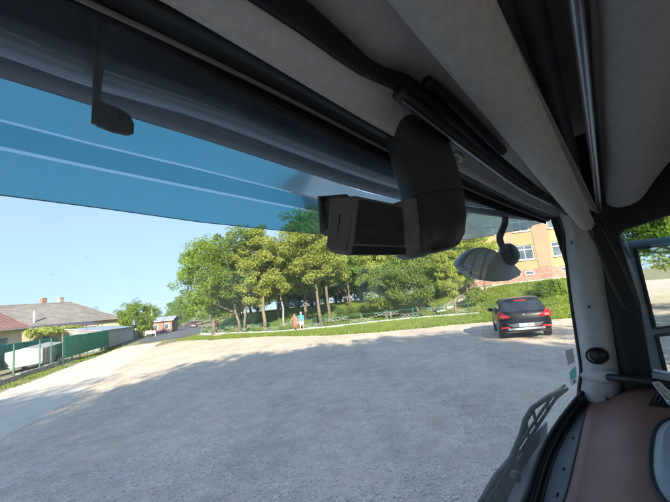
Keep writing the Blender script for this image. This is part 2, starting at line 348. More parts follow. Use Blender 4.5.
def make_tree(h, cr, cb, seed, leafm, bark, nclump=70, per=95, leaf=.15, r0=.2, lean=(0, 0), stems=1, taper=.0, clump=.85, nlimb=9):
    g = random.Random(seed); root = empty('tree'); tb = MB(); cen = []; rad = []
    for st in range(stems):
        a0 = g.uniform(0, 6.28); off = .0 if stems == 1 else .25
        lx_, ly_ = lean if stems == 1 else (math.cos(a0) * .18, math.sin(a0) * .18)
        pts = []; H = h * (.82 if stems == 1 else g.uniform(.6, .8))
        for i in range(9):
            t = i / 8; pts.append((math.cos(a0) * off * (1 - t) + lx_ * H * t + g.uniform(-.08, .08) * h * .1 * (i > 0), math.sin(a0) * off + ly_ * H * t + g.uniform(-.08, .08) * h * .1 * (i > 0), H * t - .25 * (i == 0)))
        rr = [r0 * (1.25 if i == 0 else 1) * (1 - .85 * i / 8) / math.sqrt(stems) + .012 for i in range(9)]
        tb.tube(pts, rr, 8)
        for k in range(nlimb // stems + 1):
            t = g.uniform(max(.22, cb * .8), .95); i = min(int(t * 8), 7); b = Vector(pts[i]).lerp(Vector(pts[i + 1]), t * 8 - i)
            an = k * 2.4 + g.uniform(-.4, .4); ln = cr * g.uniform(.55, 1.0) * (1 - .55 * max(0, t - .5)); e = b + Vector((math.cos(an) * ln, math.sin(an) * ln, ln * g.uniform(.25, .8)))
            mid = b.lerp(e, .5) + Vector((0, 0, -.12 * ln + g.uniform(0, .2))); rb = r0 * .38 * (1 - .6 * t) / math.sqrt(stems) + .015
            tb.tube([b, mid, e], [rb, rb * .65, rb * .25], 6)
            for q in range(2):
                e2 = mid + Vector((g.uniform(-.5, .5) * ln, g.uniform(-.5, .5) * ln, g.uniform(.1, .5) * ln)); tb.tube([mid, e2], [rb * .5, rb * .18], 5); cen.append(tuple(e2)); rad.append(clump * g.uniform(.6, 1.05))
            cen.append(tuple(e)); rad.append(clump * g.uniform(.7, 1.2))
    c0 = Vector((lean[0] * h * .6, lean[1] * h * .6, h * (cb + 1) / 2)); hz = h * (1 - cb) / 2
    while len(cen) < nclump:
        d = Vector((g.gauss(0, 1), g.gauss(0, 1), g.gauss(0, 1))).normalized() * (g.uniform(.3, 1) ** .45)
        wz = 1 - taper * max(0, d.z) ; bulge = 1 + .22 * math.sin(3 * math.atan2(d.y, d.x) + seed) + .15 * math.sin(7 * d.z + seed * 2)
        cen.append((c0.x + d.x * cr * wz * bulge, c0.y + d.y * cr * wz * bulge, c0.z + d.z * hz)); rad.append(clump * g.uniform(.55, 1.15) * (1 - .3 * taper))
    t_ = tb.build('trunk', bark, root, smooth=True)
    me = leaf_mesh('crown', cen, rad, per, leaf, leafm, seed); c = bpy.data.objects.new('crown', me); COL.objects.link(c); c.parent = root
    return root
PX = 1.0
spec = {
 'maple':  dict(h=11.5, cr=4.6, cb=.14, seed=1, leafm=leafA, bark=barkm, nclump=185, per=150, leaf=.105, r0=.26, nlimb=14, clump=.95),
 'forked': dict(h=11.6, cr=3.6, cb=.28, seed=2, leafm=leafA, bark=barkm, nclump=140, per=140, leaf=.105, r0=.2, stems=2),
 'light':  dict(h=11.6, cr=2.5, cb=.28, seed=3, leafm=leafB, bark=barko, nclump=130, per=140, leaf=.095, r0=.17, taper=.45, clump=.75),
 'leaner': dict(h=12.5, cr=3.2, cb=.42, seed=4, leafm=leafB, bark=barkm, nclump=120, per=140, leaf=.10, r0=.17, lean=(-.06, .01), clump=.85),
 'birch':  dict(h=11, cr=2.3, cb=.35, seed=5, leafm=leafB, bark=barkw, nclump=80, per=120, leaf=.095, r0=.12, taper=.4, clump=.75),
 'shrub':  dict(h=6.6, cr=2.6, cb=.18, seed=6, leafm=leafA, bark=barkm, nclump=85, per=140, leaf=.09, r0=.14, stems=4, clump=.75),
 'dense':  dict(h=13, cr=4.4, cb=.14, seed=8, leafm=leafC, bark=barkm, nclump=130, per=95, leaf=.145, r0=.25, clump=1.15),
 'tall':   dict(h=15.8, cr=4.6, cb=.56, seed=12, leafm=leafC, bark=barkm, nclump=110, per=85, leaf=.17, r0=.26, clump=1.15, nlimb=8),  # crown base raised to let sunlight under it into the cab
 'bushy':  dict(h=6.5, cr=3.0, cb=.06, seed=9, leafm=leafA, bark=barkm, nclump=95, per=125, leaf=.115, r0=.15, clump=.9),
}
proto = {}; used = set()
def tree(kind, x, y, label, rz=0., sc=1.0, group=None, z=None):
    z = terrain(x, y) if z is None else z
    if kind not in proto: proto[kind] = make_tree(**spec[kind])
    if kind in used: o = dup(proto[kind], (x, y, z), rz, label, group, sc)
    else:
        used.add(kind); o = proto[kind]; o.location = (x, y, z); o.rotation_euler = (0, 0, rz); o.scale = (sc,) * 3 if not hasattr(sc, '__len__') else sc
    if 'group' in o.keys() and not group: del o['group']
    tag(o, label, 'tree', group); return o
tree('maple', -16.9, 45.4, 'broad dark green maple at the roadside end of the park, leftmost big tree', .4, (1.12, 1.12, 1.1))
tree('forked', -11.8, 40, 'tall tree with forked pale trunk next to the leftmost maple', 1.0, (1.12, 1.12, 1.1))
tree('light', -8.7, 38.6, 'light yellow green tree with orange trunk just left of the walking couple', .3, (1.15, 1.15, 1.07))
tree('birch', -7.0, 41, 'slim pale tree close behind the orange trunked tree', 1.4, .95)
tree('birch', -8.6, 47, 'thin white birch deeper in the park behind the railing', 2.9, 1.0)
tree('leaner', -2.3, 37.4, 'tall tree with trunk leaning left just right of the walking couple', 0.1, 1.05)
tree('leaner', -1.6, 39.3, 'tall upright dark trunked tree behind the leaning tree', 2.6, 1.08)
tree('forked', 1.5, 52, 'tall tree on the lawn behind the clipped hedge', 3.0, 1.05)
tree('light', -4.6, 44.5, 'yellow green tree behind the walking couple', 2.2, 1.15)
tree('shrub', 4.9, 37.2, 'small multi stemmed tree behind the railing left of the thicker one', .5, .95)
tree('shrub', 7.7, 34.6, 'bushy multi stemmed tree by the grass verge in front of the yellow building', 2.2, 1.1)
tree('light', 10.3, 31.6, 'thin young tree with sparse crown nearest the black parked car', 1.0, (.55, .55, .6))
tree('birch', 6.0, 46, 'slender tree on the sunny lawn behind the small multi stemmed trees', .6, 1.0)
tree('light', 14.6, 34.6, 'yellow green tree half covering the left windows of the yellow building', 1.7, (.75, .75, .62))
tree('forked', 10.5, 41, 'tree standing in front of the left end of the yellow building', 2.0, .9)
tree('dense', 13.6, 37, 'dark bushy tree at the left corner of the yellow building', 1.0, (.45, .45, .5))
bgp = [(9.5, 52, 1.0), (15, 50, .9), (-24, 66, .9), (-17, 58, .9), (-11, 60, 1.0), (-5, 58, 1.0), (1, 64, 1.05), (7, 62, 1.0), (13, 58, .95), (19, 62, 1.0), (-20, 76, 1.0), (-12, 76, 1.1), (-3, 78, 1.1), (5, 80, 1.1), (14, 76, 1.1), (24, 74, 1.1), (-30, 84, .8), (32, 66, 1.0)]
for k, (x, y, s_) in enumerate(bgp):
    tree(('dense', 'maple', 'dense', 'forked')[k % 4], x, y, 'leafy background tree filling the wood behind the park lawn', k * 1.7, s_, 'trees of the wood behind the park')
for k, (x, y, s_) in enumerate([(-62, 84, .62), (-58, 90, .6), (-51, 92, .62), (-46, 100, .7), (-70, 92, .62), (-80, 90, .6), (-48, 118, .75), (-58, 122, .8), (-67, 150, .8), (-78, 160, .9), (-90, 190, .9), (-60, 175, .9), (-50, 140, .8)]):
    tree(('dense', 'bushy', 'maple')[k % 3] if s_ < 2 else 'dense', x, y, 'distant green tree beyond the grey roofed house and the road', k * 2.1, s_ * (1.4 if k % 3 == 1 else 1), 'distant trees along the road')
for k, (x, y, s_, kd) in enumerate([(31.5, 33, 1.0, 'bushy'), (35, 36.5, 1.2, 'dense'), (37, 33, 1.2, 'bushy'), (33, 29.5, .8, 'bushy'), (41, 41, 1.2, 'maple'), (37, 15.5, 1.0, 'dense'), (38, 8, 1.1, 'maple'), (33, 17.5, 1.0, 'bushy'), (42, 30, 1.2, 'maple')]):
    tree(kd, x, y, 'green tree at the side of the lot, seen through the side window', k * 1.9, s_, 'trees beside the lot seen through the side window')
for k, (x, y, s_) in enumerate([(-16, 66, 1.0), (-9, 69, 1.1), (-3, 67, 1.1), (3, 70, 1.15), (9, 68, 1.1), (15, 66, 1.1), (21, 68, 1.2), (-22, 72, 1.0), (-6, 84, 1.3), (10, 86, 1.3), (0, 84, 1.3), (-12, 74, 1.5), (-6.5, 75, 1.6), (-1, 74, 1.5), (4.5, 75, 1.5)]):
    tree('bushy', x, y, 'low bushy tree closing the back of the park between the trunks', k * 1.3, s_, 'bushy trees at the back of the park')
tree('bushy', -37.8, 63, 'round bright green tree between the metal shed and the small brick house', .7, 1.02)
for k, (x, y, s_, kd) in enumerate([(-6.6, -17, 1.2, 'maple'), (-.6, -18, 1.0, 'tall'), (4.4, -17, 1.0, 'tall'), (2.2, -23, 1.12, 'tall'), (11.5, -20, 1.3, 'dense'), (16, -18, 1.2, 'maple'), (21, -22, 1.3, 'dense'), (-9, -24, 1.3, 'dense'), (26, -18, 1.2, 'maple'), (31, -16, 1.2, 'dense'), (7.6, -26, 1.2, 'tall')]):
    tree(kd, x, y, 'tall shade tree standing behind the truck', k * 1.3, s_, 'shade trees behind the truck')
# clipped hedges and shrubs
def hedge(name, x, y, dims, seed, leafm, label, cat='hedge', round_=False, leaf=.06):
    z = terrain(x, y); root = empty(name, (x, y, z), 0, label, cat); g = random.Random(seed); cen = []; rad = []
    for k in range(46):
        if round_:
            d = Vector((g.gauss(0, 1), g.gauss(0, 1), abs(g.gauss(0, 1)))).normalized(); cen.append((d.x * dims[0] / 2 * .8, d.y * dims[1] / 2 * .8, d.z * dims[2] * .75 + .1))
        else: cen.append((g.uniform(-.5, .5) * dims[0], g.uniform(-.5, .5) * dims[1], g.uniform(.1, .9) * dims[2]))
        rad.append(.3 * min(dims[2], 1.4))
    me = leaf_mesh('foliage', cen, rad, 130, leaf, leafm, seed); c = bpy.data.objects.new('foliage', me); COL.objects.link(c); c.parent = root
    s = MB()
    for k in range(5): s.tube([(g.uniform(-.3, .3) * dims[0], 0, -.1), (g.uniform(-.4, .4) * dims[0], g.uniform(-.3, .3) * dims[1], dims[2] * .7)], [.03, .01], 5)
    s.build('stem', barkm, root); return root
hedge('clipped_hedge', .9, 40.5, (3.4, 1.4, 1.5), 21, leafC, 'dark clipped hedge block on the lawn right of the leaning tree')
hedge('round_shrub', 17.2, 28.6, (3.0, 1.8, 1.35), 22, leafC, 'dark rounded shrub on the slope above the black parked car', 'shrub', True)
hedge('round_shrub', 13.2, 33.5, (2.2, 1.6, 1.5), 23, leafA, 'bright green shrub under the front mirror by the thin young tree', 'shrub', True)
hedge('low_shrub', -2.6, 40.6, (2.0, 1.2, .9), 24, leafC, 'low dark shrub between the two leaning trunks', 'shrub', True)
hedge('verge_shrub', 7.9, 33.2, (1.6, 1.2, .8), 25, leafA, 'small leafy bush at the foot of the multi stemmed tree', 'shrub', True)
hedge('yard_bush', *L(10.5, 6.4), (2.6, 2.2, 2.1), 26, leafB, 'green bush in front of the cream house wall behind the fence', 'shrub', True, .09)

# grass blades
def grass(name, pts, label, hgt=.18, wid=.03):
    n = len(pts); P = np.array(pts); g = rng; a = g.uniform(0, 6.28, n); h = hgt * g.uniform(.5, 1.5, n); wv = wid * g.uniform(.6, 1.4, n)
    dx = np.cos(a) * wv; dy = np.sin(a) * wv; le = g.normal(size=(n, 2)) * h[:, None] * .45
    V = np.empty((n, 3, 3)); V[:, 0] = P + np.stack([dx, dy, 0 * a], 1); V[:, 1] = P - np.stack([dx, dy, 0 * a], 1); V[:, 2] = P + np.stack([le[:, 0], le[:, 1], h], 1)
    me = bpy.data.meshes.new(name); me.vertices.add(n * 3); me.vertices.foreach_set('co', V.ravel()); me.loops.add(n * 3); me.loops.foreach_set('vertex_index', np.arange(n * 3))
    me.polygons.add(n); me.polygons.foreach_set('loop_start', np.arange(n) * 3); me.polygons.foreach_set('loop_total', np.full(n, 3)); me.materials.append(leafG); me.update(); me.validate()
    o = bpy.data.objects.new(name, me); COL.objects.link(o); tag(o, label, 'grass', kind='stuff'); return o
leafG = leafmat('grass_blade', (.20, .26, .055), (.125, .175, .036), .4)
pts = []
while len(pts) < 60000:
    x = random.uniform(-14, 24); y0_ = gedge(x); kx = float(np.interp(x, [p[0] for p in kp], [p[1] for p in kp])); y = y0_ - .35 + (kx - y0_ + (8 if x > 9 else 0)) * random.random() ** 1.15
    if x < 0 and y > kx - 1.3 and random.random() < .9: continue
    pts.append((x, y, terrain(x, y)))
grass('verge_grass', pts, 'tall green grass on the verge in front of the kerb')
pts = [(x, y, terrain(x, y)) for x, y in ((random.uniform(-14, 20), random.uniform(35, 62)) for _ in range(40000))]
grass('lawn_blades', pts, 'short sunlit lawn grass under the park trees', .14, .035)
pts = []
while len(pts) < 4200:
    s = random.uniform(-6, 24); d = random.gauss(-.7, .35); p = L(s, d)
    if math.sin(s * 1.7) + math.sin(s * .6 + 1) + random.uniform(-1.2, 1.2) > .25: pts.append((p[0], p[1], 0))
for _ in range(1500):
    a = random.uniform(0, 6.28); q = random.random() ** .5; pts.append((-17.8 + 2.0 * q * math.cos(a), 41.5 + 2.2 * q * math.sin(a), 0))
grass('roadside_weeds', pts, 'yellowish weeds along the foot of the green fence', .12, .025)

# loose stones on the lot
def stones(name, n, label):
    g = rng; oc = np.array([[1, 0, 0], [-1, 0, 0], [0, 1, 0], [0, -1, 0], [0, 0, 1], [0, 0, -1]], float); fc = np.array([[0, 2, 4], [2, 1, 4], [1, 3, 4], [3, 0, 4], [2, 0, 5], [1, 2, 5], [3, 1, 5], [0, 3, 5]])
    x = []; 
    while len(x) < n:
        dd = 3.2 + 19 * random.random() ** 1.6; an = random.uniform(-.95, .75); px, py = dd * math.sin(an), dd * math.cos(an)
        if math.sin(px * 1.1 + 2 * math.sin(py * .7)) + math.sin(py * 1.7 + px * .5) + random.uniform(-1.5, 1.5) < -.3: continue
        if px < -9.3 - (py - 9) * .4: continue
        x.append((px, py, 0.004))
    x = np.array(x); s = (.007 + .02 * g.random(n) ** 4)[:, None, None] * np.stack([g.uniform(.7, 1.3, n), g.uniform(.7, 1.3, n), g.uniform(.4, .8, n)], 1)[:, None, :]
    a = g.uniform(0, 6.28, n); c, q = np.cos(a), np.sin(a); V = oc[None] * s + g.normal(size=(n, 6, 3)) * s * .18
    W = V.copy(); W[..., 0] = V[..., 0] * c[:, None] - V[..., 1] * q[:, None]; W[..., 1] = V[..., 0] * q[:, None] + V[..., 1] * c[:, None]; W += x[:, None, :]
    F = (fc[None] + (np.arange(n) * 6)[:, None, None]).reshape(-1, 3); me = bpy.data.meshes.new(name); me.vertices.add(n * 6); me.vertices.foreach_set('co', W.ravel()); nf = len(F)
    me.loops.add(nf * 3); me.loops.foreach_set('vertex_index', F.ravel()); me.polygons.add(nf); me.polygons.foreach_set('loop_start', np.arange(nf) * 3); me.polygons.foreach_set('loop_total', np.full(nf, 3))
    me.materials.append(mat('stone', (.74, .67, .58), .9, (.54, .48, .41), 9, spec=.2)); me.update(); me.validate(); o = bpy.data.objects.new(name, me); COL.objects.link(o); tag(o, label, 'gravel', kind='stuff')
stones('loose_stones', 26000, 'loose pale stones scattered over the gravel lot')
# ------------------------------------------------------------------ green sheet fence, yard, shed
fgreen = mat('green_sheet_metal', (.018, .23, .145), .5, (.014, .19, .12), 1.5, spec=.4)
zinc = mat('zinc_sheet', (.55, .56, .56), .5, (.46, .47, .47), .9, metal=.25)
zincroof = mat('zinc_roof', (.36, .40, .44), .5, (.30, .34, .38), .9, metal=.25)
concrete = mat('weathered_concrete', (.36, .33, .28), .95, (.24, .215, .18), 1.2, bump=.5, bscale=20, dist=.02)
def corr(w_, z0, z1, pitch=.2, depth=.035):
    b = MB(); n = int(round(w_ / pitch)); pr = []
    for k in range(n):
        x = k * pitch; pr += [(x, 0), (x + pitch * .35, 0), (x + pitch * .5, depth), (x + pitch * .85, depth)]
    pr.append((n * pitch, 0)); r1 = [(x, -y, z0) for x, y in pr]; r2 = [(x, -y, z1) for x, y in pr]
    r3 = [(x, -y + .004, z1) for x, y in pr]; r4 = [(x, -y + .004, z0) for x, y in pr]
    return b.loft([r1, r2, r3, r4], closed=False)
ang = math.atan2(U.y, U.x)
def on(o, s, d, z=0, rz=0): p = L(s, d); o.location = (p[0], p[1], z); o.rotation_euler = (0, 0, ang + rz)
fence = empty('sheet_metal_fence', (*L(7.8, 0), 0), ang, 'green corrugated sheet fence panel run between trailer and metal shed', 'fence')
fp = None
for k in range(7):
    fp = corr(2.06, .42, 2.13, .206).build('panel', fgreen, fence) if fp is None else fp.copy()
    if fp.name not in COL.objects: COL.objects.link(fp)
    fp.location = (k * 2.06, 0, random.uniform(-.015, .015))
fpost = None
for k in range(8):
    fpost = MB().box((0, 0, 1.05), (.08, .06, 2.1)).build('post', mat('dark_green_post', (.008, .10, .065), .6), fence) if fpost is None else fpost.copy()
    if fpost.name not in COL.objects: COL.objects.link(fpost)
    fpost.location = (k * 2.06, .05, 0)
back = empty('sheet_metal_fence', (*L(1, 3.4), 0), ang, 'green corrugated sheet fence behind the white trailer', 'fence')
for k in range(8):
    c = fp.copy(); COL.objects.link(c); c.parent = back; c.location = (k * 2.06, 0, -.2); c.scale = (1, 1, 1.06)
cp = empty('bare_fence_posts', (*L(0, 0), 0), ang, 'row of bare green fence posts on a concrete footing in front of the trailer', 'fence')
for s in (-3.2, -.1, 3.4, 5.3):
    c = fpost.copy(); COL.objects.link(c); c.parent = cp; c.location = (s, 0, 0); c.name = 'post'
for k in range(6):
    MB().box((0, 0, .1), (2.0, .22, .42)).build('footing_block', concrete, cp, bevel=.02).location = (-4.5 + k * 2.02, .05, random.uniform(-.03, .03))
shed = empty('metal_shed', (*L(20, .35), 0), ang, 'long pale galvanised sheet metal shed behind the green fence', 'shed')
sp = None
for k in range(10):
    sp = corr(2.0, .05, 2.12, .2, .02).build('wall_panel', zinc, shed) if sp is None else sp.copy()
    if sp.name not in COL.objects: COL.objects.link(sp)
    sp.location = (k * 2.0, 0, 0)
for k in range(10):
    b = MB(); x0, x1 = k * 2.0 - (.15 if k == 0 else 0), k * 2.0 + 2 + (.15 if k == 9 else -.012)
    b.prism([(x0, -.18, 2.14), (x1, -.18, 2.14), (x1, 3.2, 2.74), (x0, 3.2, 2.74)], (0, 0, .05)); b.build('roof_sheet', zincroof, shed)
MB().prism([(19.96, .02, 0), (19.96, 3.0, 0), (19.96, 3.0, 2.66), (19.96, .02, 2.14)], (-.04, 0, 0)).build('end_wall', mat('toned_down_zinc', (.20, .20, .195), .7, (.15, .15, .145), 2), shed)  # end walls darker than the other zinc, toned down against direct sun
MB().prism([(0, .02, 0), (0, 3.0, 0), (0, 3.0, 2.66), (0, .02, 2.14)], (.04, 0, 0)).build('end_wall', mat('toned_down_zinc', (.20, .20, .195), .7, (.15, .15, .145), 2), shed)
MB().box((10, 3.0, 1.3), (19.9, .05, 2.6)).build('back_wall', zinc, shed)
cw = empty('concrete_wall', (*L(39.6, .5), 0), ang, 'old grey concrete panel wall past the metal shed', 'wall')
for k in range(6):
    MB().box((k * 1.95 + .95, 0, .75 - .06 * k), (1.88, .12, 1.7 - .05 * k)).build('panel', concrete, cw, bevel=.02)
    MB().box((k * 1.95, -.02, .85), (.18, .2, 1.9)).build('post', concrete, cw, bevel=.02)
wb = empty('barrier_board', (-34.6, 62, 0), .2, 'small white board standing at the far end of the concrete wall', 'board')
MB().box((0, 0, .8), (1.5, .06, .5)).build('board', mat('faded_white', (.42, .42, .41), .7), wb, bevel=.01)
for x in (-.8, .8): MB().box((x, .04, .45), (.07, .07, .95)).build('leg', white, wb)
# covered trailer
tr_ = empty('covered_trailer', (*L(5.6, .6), 0), ang, 'white tarpaulin covered trailer parked in the fence recess', 'trailer')
tarp = mat('grey_white_tarpaulin', (.30, .295, .285), .7, (.24, .237, .23), 1.5, bump=.4, bscale=5, dist=.05)
b = MB(); prof = [(0, .55), (0, 1.48), (4.3, 1.66), (4.3, .55)]
rings = [[(x, y, z) for x, z in prof] for y in (0, 2.15)]
rings = []
for y, dz in ((0, 0), (1.07, .16), (2.15, 0)): rings.append([(x, y, z + (dz if z > 1 else 0)) for x, z in prof])
b.loft(rings).build('tarpaulin_cover', tarp, tr_, bevel=.015)
for x in (.9, 1.9, 2.9, 3.7): MB().tube([(x, -.012, .6), (x, -.012, 1.48)], .012, 5).build('cover_seam', tarp, tr_)
MB().box((2.15, 1.07, .48), (4.2, 2.0, .12)).build('chassis', zinc, tr_, bevel=.02)
for y in (.05, 2.1):
    wq = MB().tube([(2.9, y - .09, .32), (2.9, y + .09, .32)], .32, 18).build('wheel', rubber, tr_, smooth=True, autos=R(40)); MB().tube([(2.9, y - .1, .32), (2.9, y + .1, .32)], .17, 14).build('rim', zinc, wq, autos=R(40))
    MB().box((2.9, y, .7), (.95, .24, .05)).build('mudguard', rubber, tr_, bevel=.02)
MB().tube([(0, .2, .48), (-1.4, 1.07, .45), (-1.75, 1.07, .45)], .045, 6).tube([(0, 1.95, .48), (-1.4, 1.07, .45)], .045, 6).build('drawbar', zinc, tr_)
MB().tube([(-1.5, 1.07, .5), (-1.5, 1.07, .02)], .035, 8).tube([(-1.5, 1.02, .1), (-1.5, 1.12, .1)], .1, 12).build('jockey_wheel', rubber, tr_)
# ------------------------------------------------------------------ houses
redroof = mat('rusty_red_roof', (.22, .11, .09), .7, (.16, .085, .07), .5, bump=.3, bscale=8, dist=.03)
greyroof = mat('old_grey_slate', (.235, .215, .195), .9, (.165, .15, .14), .8, bump=.5, bscale=9, dist=.03, detail=8)
cream = mat('cream_render', (.68, .57, .40), .9, (.58, .49, .34), .8, bump=.2, bscale=30, dist=.01)
brick = mat('red_brick', (.28, .15, .11), .9, (.21, .115, .085), 3, bump=.4, bscale=20, dist=.02)
darkpurple = mat('dark_awning_sheet', (.085, .07, .095), .6, (.06, .05, .07), 2)
wood = mat('grey_wood', (.22, .17, .12), .9, (.13, .10, .075), 4)
pane = mat('window_pane', (.10, .14, .17), .08, (.06, .085, .11), .7, spec=.8)
h2 = empty('cream_house', (-40.2, 44, 0), 0, 'cream walled house with rusty red metal roof at the left edge', 'house')
MB().box((-3.6, -8, 1.75), (6.4, 15, 3.7)).build('wall', cream, h2)
MB().prism([(-.4, -.5, 3.6), (-6.8, -.5, 3.6), (-7.4, -.5, 7.0)], (0, -.02, 0)).build('gable', cream, h2)
rf = MB().prism([(.25, .0, 3.55), (-7.9, 1.8, 7.2), (-7.9, -16, 7.2), (.25, -16, 3.55)], (0, 0, .09)).build('roof', redroof, h2)
for k in range(26):
    y = .0 - k * .62; MB().tube([(.25, y, 3.66), (-7.9, y + (1.8 if k < 1 else 1.8 * (1 - k / 26)), 7.31)], .03, 4).build('roof_seam', redroof, rf)
MB().box((.32, -8, 3.56), (.12, 16, .12)).build('gutter', zinc, h2)
for y in (-3, -7.5, -12):
    wn = MB().box((-.38, y, 2.0), (.08, 1.3, 1.4)).build('window', white, h2); MB().box((-.33, y, 2.0), (.02, 1.1, 1.2)).build('pane', pane, wn)
ea = math.atan2(16, 4.7); h1 = empty('grey_roofed_house', (-49.5, 54, 0), ea, 'long house with weathered grey hipped roof and two chimneys behind the fence', 'house')
MB().box((8, 7.5, 2.0), (17.5, 13.6, 4.1)).build('wall', cream, h1)
A, B_, C_, D_ = (-3.2, 0, 4.0), (17.2, 0, 4.0), (17.2, 15, 4.0), (-3.2, 15, 4.0); E_, F_ = (-2.2, 7.5, 8.0), (12.2, 7.5, 8.25)
rb = MB(); rb.add([A, B_, C_, D_, E_, F_], [(0, 1, 5, 4), (1, 2, 5), (2, 3, 4, 5), (3, 0, 4), (0, 3, 2, 1)]); r1 = rb.build('roof', greyroof, h1)
rr = MB()
for k in range(1, 13):
    t = k / 13; a = Vector(A).lerp(Vector(E_), t); c = Vector(B_).lerp(Vector(F_), t); rr.tube([a + Vector((0, 0, .02)), c + Vector((0, 0, .02))], .035, 4)
rr.build('slate_course', greyroof, r1); MB().tube([E_, F_], .12, 6).build('ridge_cap', greyroof, r1); MB().tube([F_, B_], .1, 6).build('ridge_cap', greyroof, r1)
for s, z, mt in ((7.2, 8.0, brick), (10.2, 8.05, concrete)):
    ch = MB().box((s, 7.9, z + .35), (.8, .7, 1.6)).build('chimney', mt, h1, bevel=.02); MB().box((s, 7.9, z + 1.2), (.95, .85, .14)).build('chimney_cap', concrete, ch)
MB().tube([(1.6, 1.2, 4.2), (1.6, 1.2, 6.5)], .13, 10).build('vent_pipe', white, h1, smooth=True, autos=R(50))
an_ = MB().prism([(-.5, -.25, 3.95), (9.5, -.25, 3.95), (9.5, -3.4, 3.25), (-.5, -3.4, 3.25)], (0, 0, .1)).build('awning', darkpurple, h1)
for s in (.0, 3, 6, 9): MB().tube([(s, -3.2, 0), (s, -3.2, 3.25)], .09, 6).tube([(s, -3.2, 2.2), (s + 1, -3.2, 3.2)], .06, 6).build('awning_post', wood, an_)
for s in (3, 12, 15):
    wn = MB().box((s, .68, 2.2), (1.4, .08, 1.4)).build('window', white, h1); MB().box((s, .63, 2.2), (1.15, .03, 1.15)).build('pane', pane, wn)
vine = empty('vine_canopy', (*L(21, 4.4), 0), ang, 'yellow green vine growing over a frame behind the metal shed', 'vine')
cen = [(random.uniform(-7, 7), random.uniform(-.8, .8), 2.75 + random.uniform(-.2, .3)) for _ in range(60)]
me = leaf_mesh('foliage', cen, [.4] * 60, 60, .11, leafB, 31); c = bpy.data.objects.new('foliage', me); COL.objects.link(c); c.parent = vine
MB().tube([(-7, 0, 0), (-7, 0, 2.7)], .06, 6).tube([(7, 0, 0), (7, 0, 2.7)], .06, 6).tube([(-7, 0, 2.65), (7, 0, 2.65)], .05, 6).build('frame', wood, vine)
def small_house(x, y, rz, wd, dp, h, wallm, roofm, label, cols=3):
    o = empty('small_house', (x, y, terrain(x, y)), rz, label, 'house'); MB().box((0, dp / 2, h / 2), (wd, dp, h)).build('wall', wallm, o)
    MB().prism([(-wd / 2 - .5, -.6, h), (wd / 2 + .5, -.6, h), (wd / 2 + .5, dp * .55, h + .9), (-wd / 2 - .5, dp * .55, h + .9)], (0, 0, .12)).prism([(-wd / 2 - .5, dp + .5, h), (-wd / 2 - .5, dp * .552, h + .9), (wd / 2 + .5, dp * .552, h + .9), (wd / 2 + .5, dp + .5, h)], (0, 0, .12)).build('roof', roofm, o)
    for k in range(cols):
        xx = -wd / 2 + wd * (k + .5) / cols; wn = MB().box((xx, -.03, h * .52), (wd / cols * .5, .08, h * .5)).build('window', white, o); MB().box((xx, -.08, h * .52), (wd / cols * .38, .03, h * .42)).build('pane', pane, wn)
    return o
small_house(-40.6, 77, .25, 4.6, 6, 2.5, brick, zincroof, 'small brick house with pale metal roof beside the road', 2)
small_house(-36.5, 112, .25, 11, 7, 3.2, brick, zincroof, 'orange brick building at the far end of the road behind the maple', 4)
pl = empty('lamp_post', (-39.2, 71, 0), 0, 'grey street lamp post rising beside the round green tree', 'lamp post')
MB().tube([(0, 0, -.2), (0, 0, 6.2)], [.13, .08], 8).build('pole', concrete, pl, smooth=True); MB().tube([(0, 0, 6.1), (.5, 0, 6.7), (1.3, 0, 6.8)], .035, 6).build('arm', zinc, pl); MB().box((1.5, 0, 6.78), (.5, .16, .1)).build('lamp_head', zinc, pl, bevel=.03)
# ------------------------------------------------------------------ yellow building
yel = mat('yellow_render', (.31, .225, .12), .9, (.26, .185, .10), .6, bump=.2, bscale=30, dist=.01)
salm = mat('salmon_render', (.29, .195, .14), .9, (.25, .17, .12), .6, bump=.2, bscale=30, dist=.01)
plinth = mat('red_plinth', (.18, .10, .08), .9, (.25, .175, .145), 2.5, bump=.3, bscale=20, dist=.02)
yb = empty('yellow_building', (0, 39.6, 2.0), 0, 'yellow rendered building with salmon strips and red plinth above the lawn', 'building')
def wall_open(x0, x1, z0, z1, y, th, holes):
    X = sorted({x0, x1, *[q for h in holes for q in h[:2]]}); Z = sorted({z0, z1, *[q for h in holes for q in h[2:]]}); b = MB()
    for i in range(len(X) - 1):
        for j in range(len(Z) - 1):
            cx, cz = (X[i] + X[i + 1]) / 2, (Z[j] + Z[j + 1]) / 2
            if any(h[0] < cx < h[1] and h[2] < cz < h[3] for h in holes): continue
            b.box((cx, y + th / 2, cz), (X[i + 1] - X[i], th, Z[j + 1] - Z[j]))
    return b
holes = []; wx = [16.8 + 4.2 * k for k in range(3)]
for x in wx:
    for z0 in (2.75, 6.1): holes.append((x, x + 2.05, z0, z0 + 1.75))
wall_open(14.2, 29.7, 1.5, 9.6, 0, .35, holes).build('wall', yel, yb)
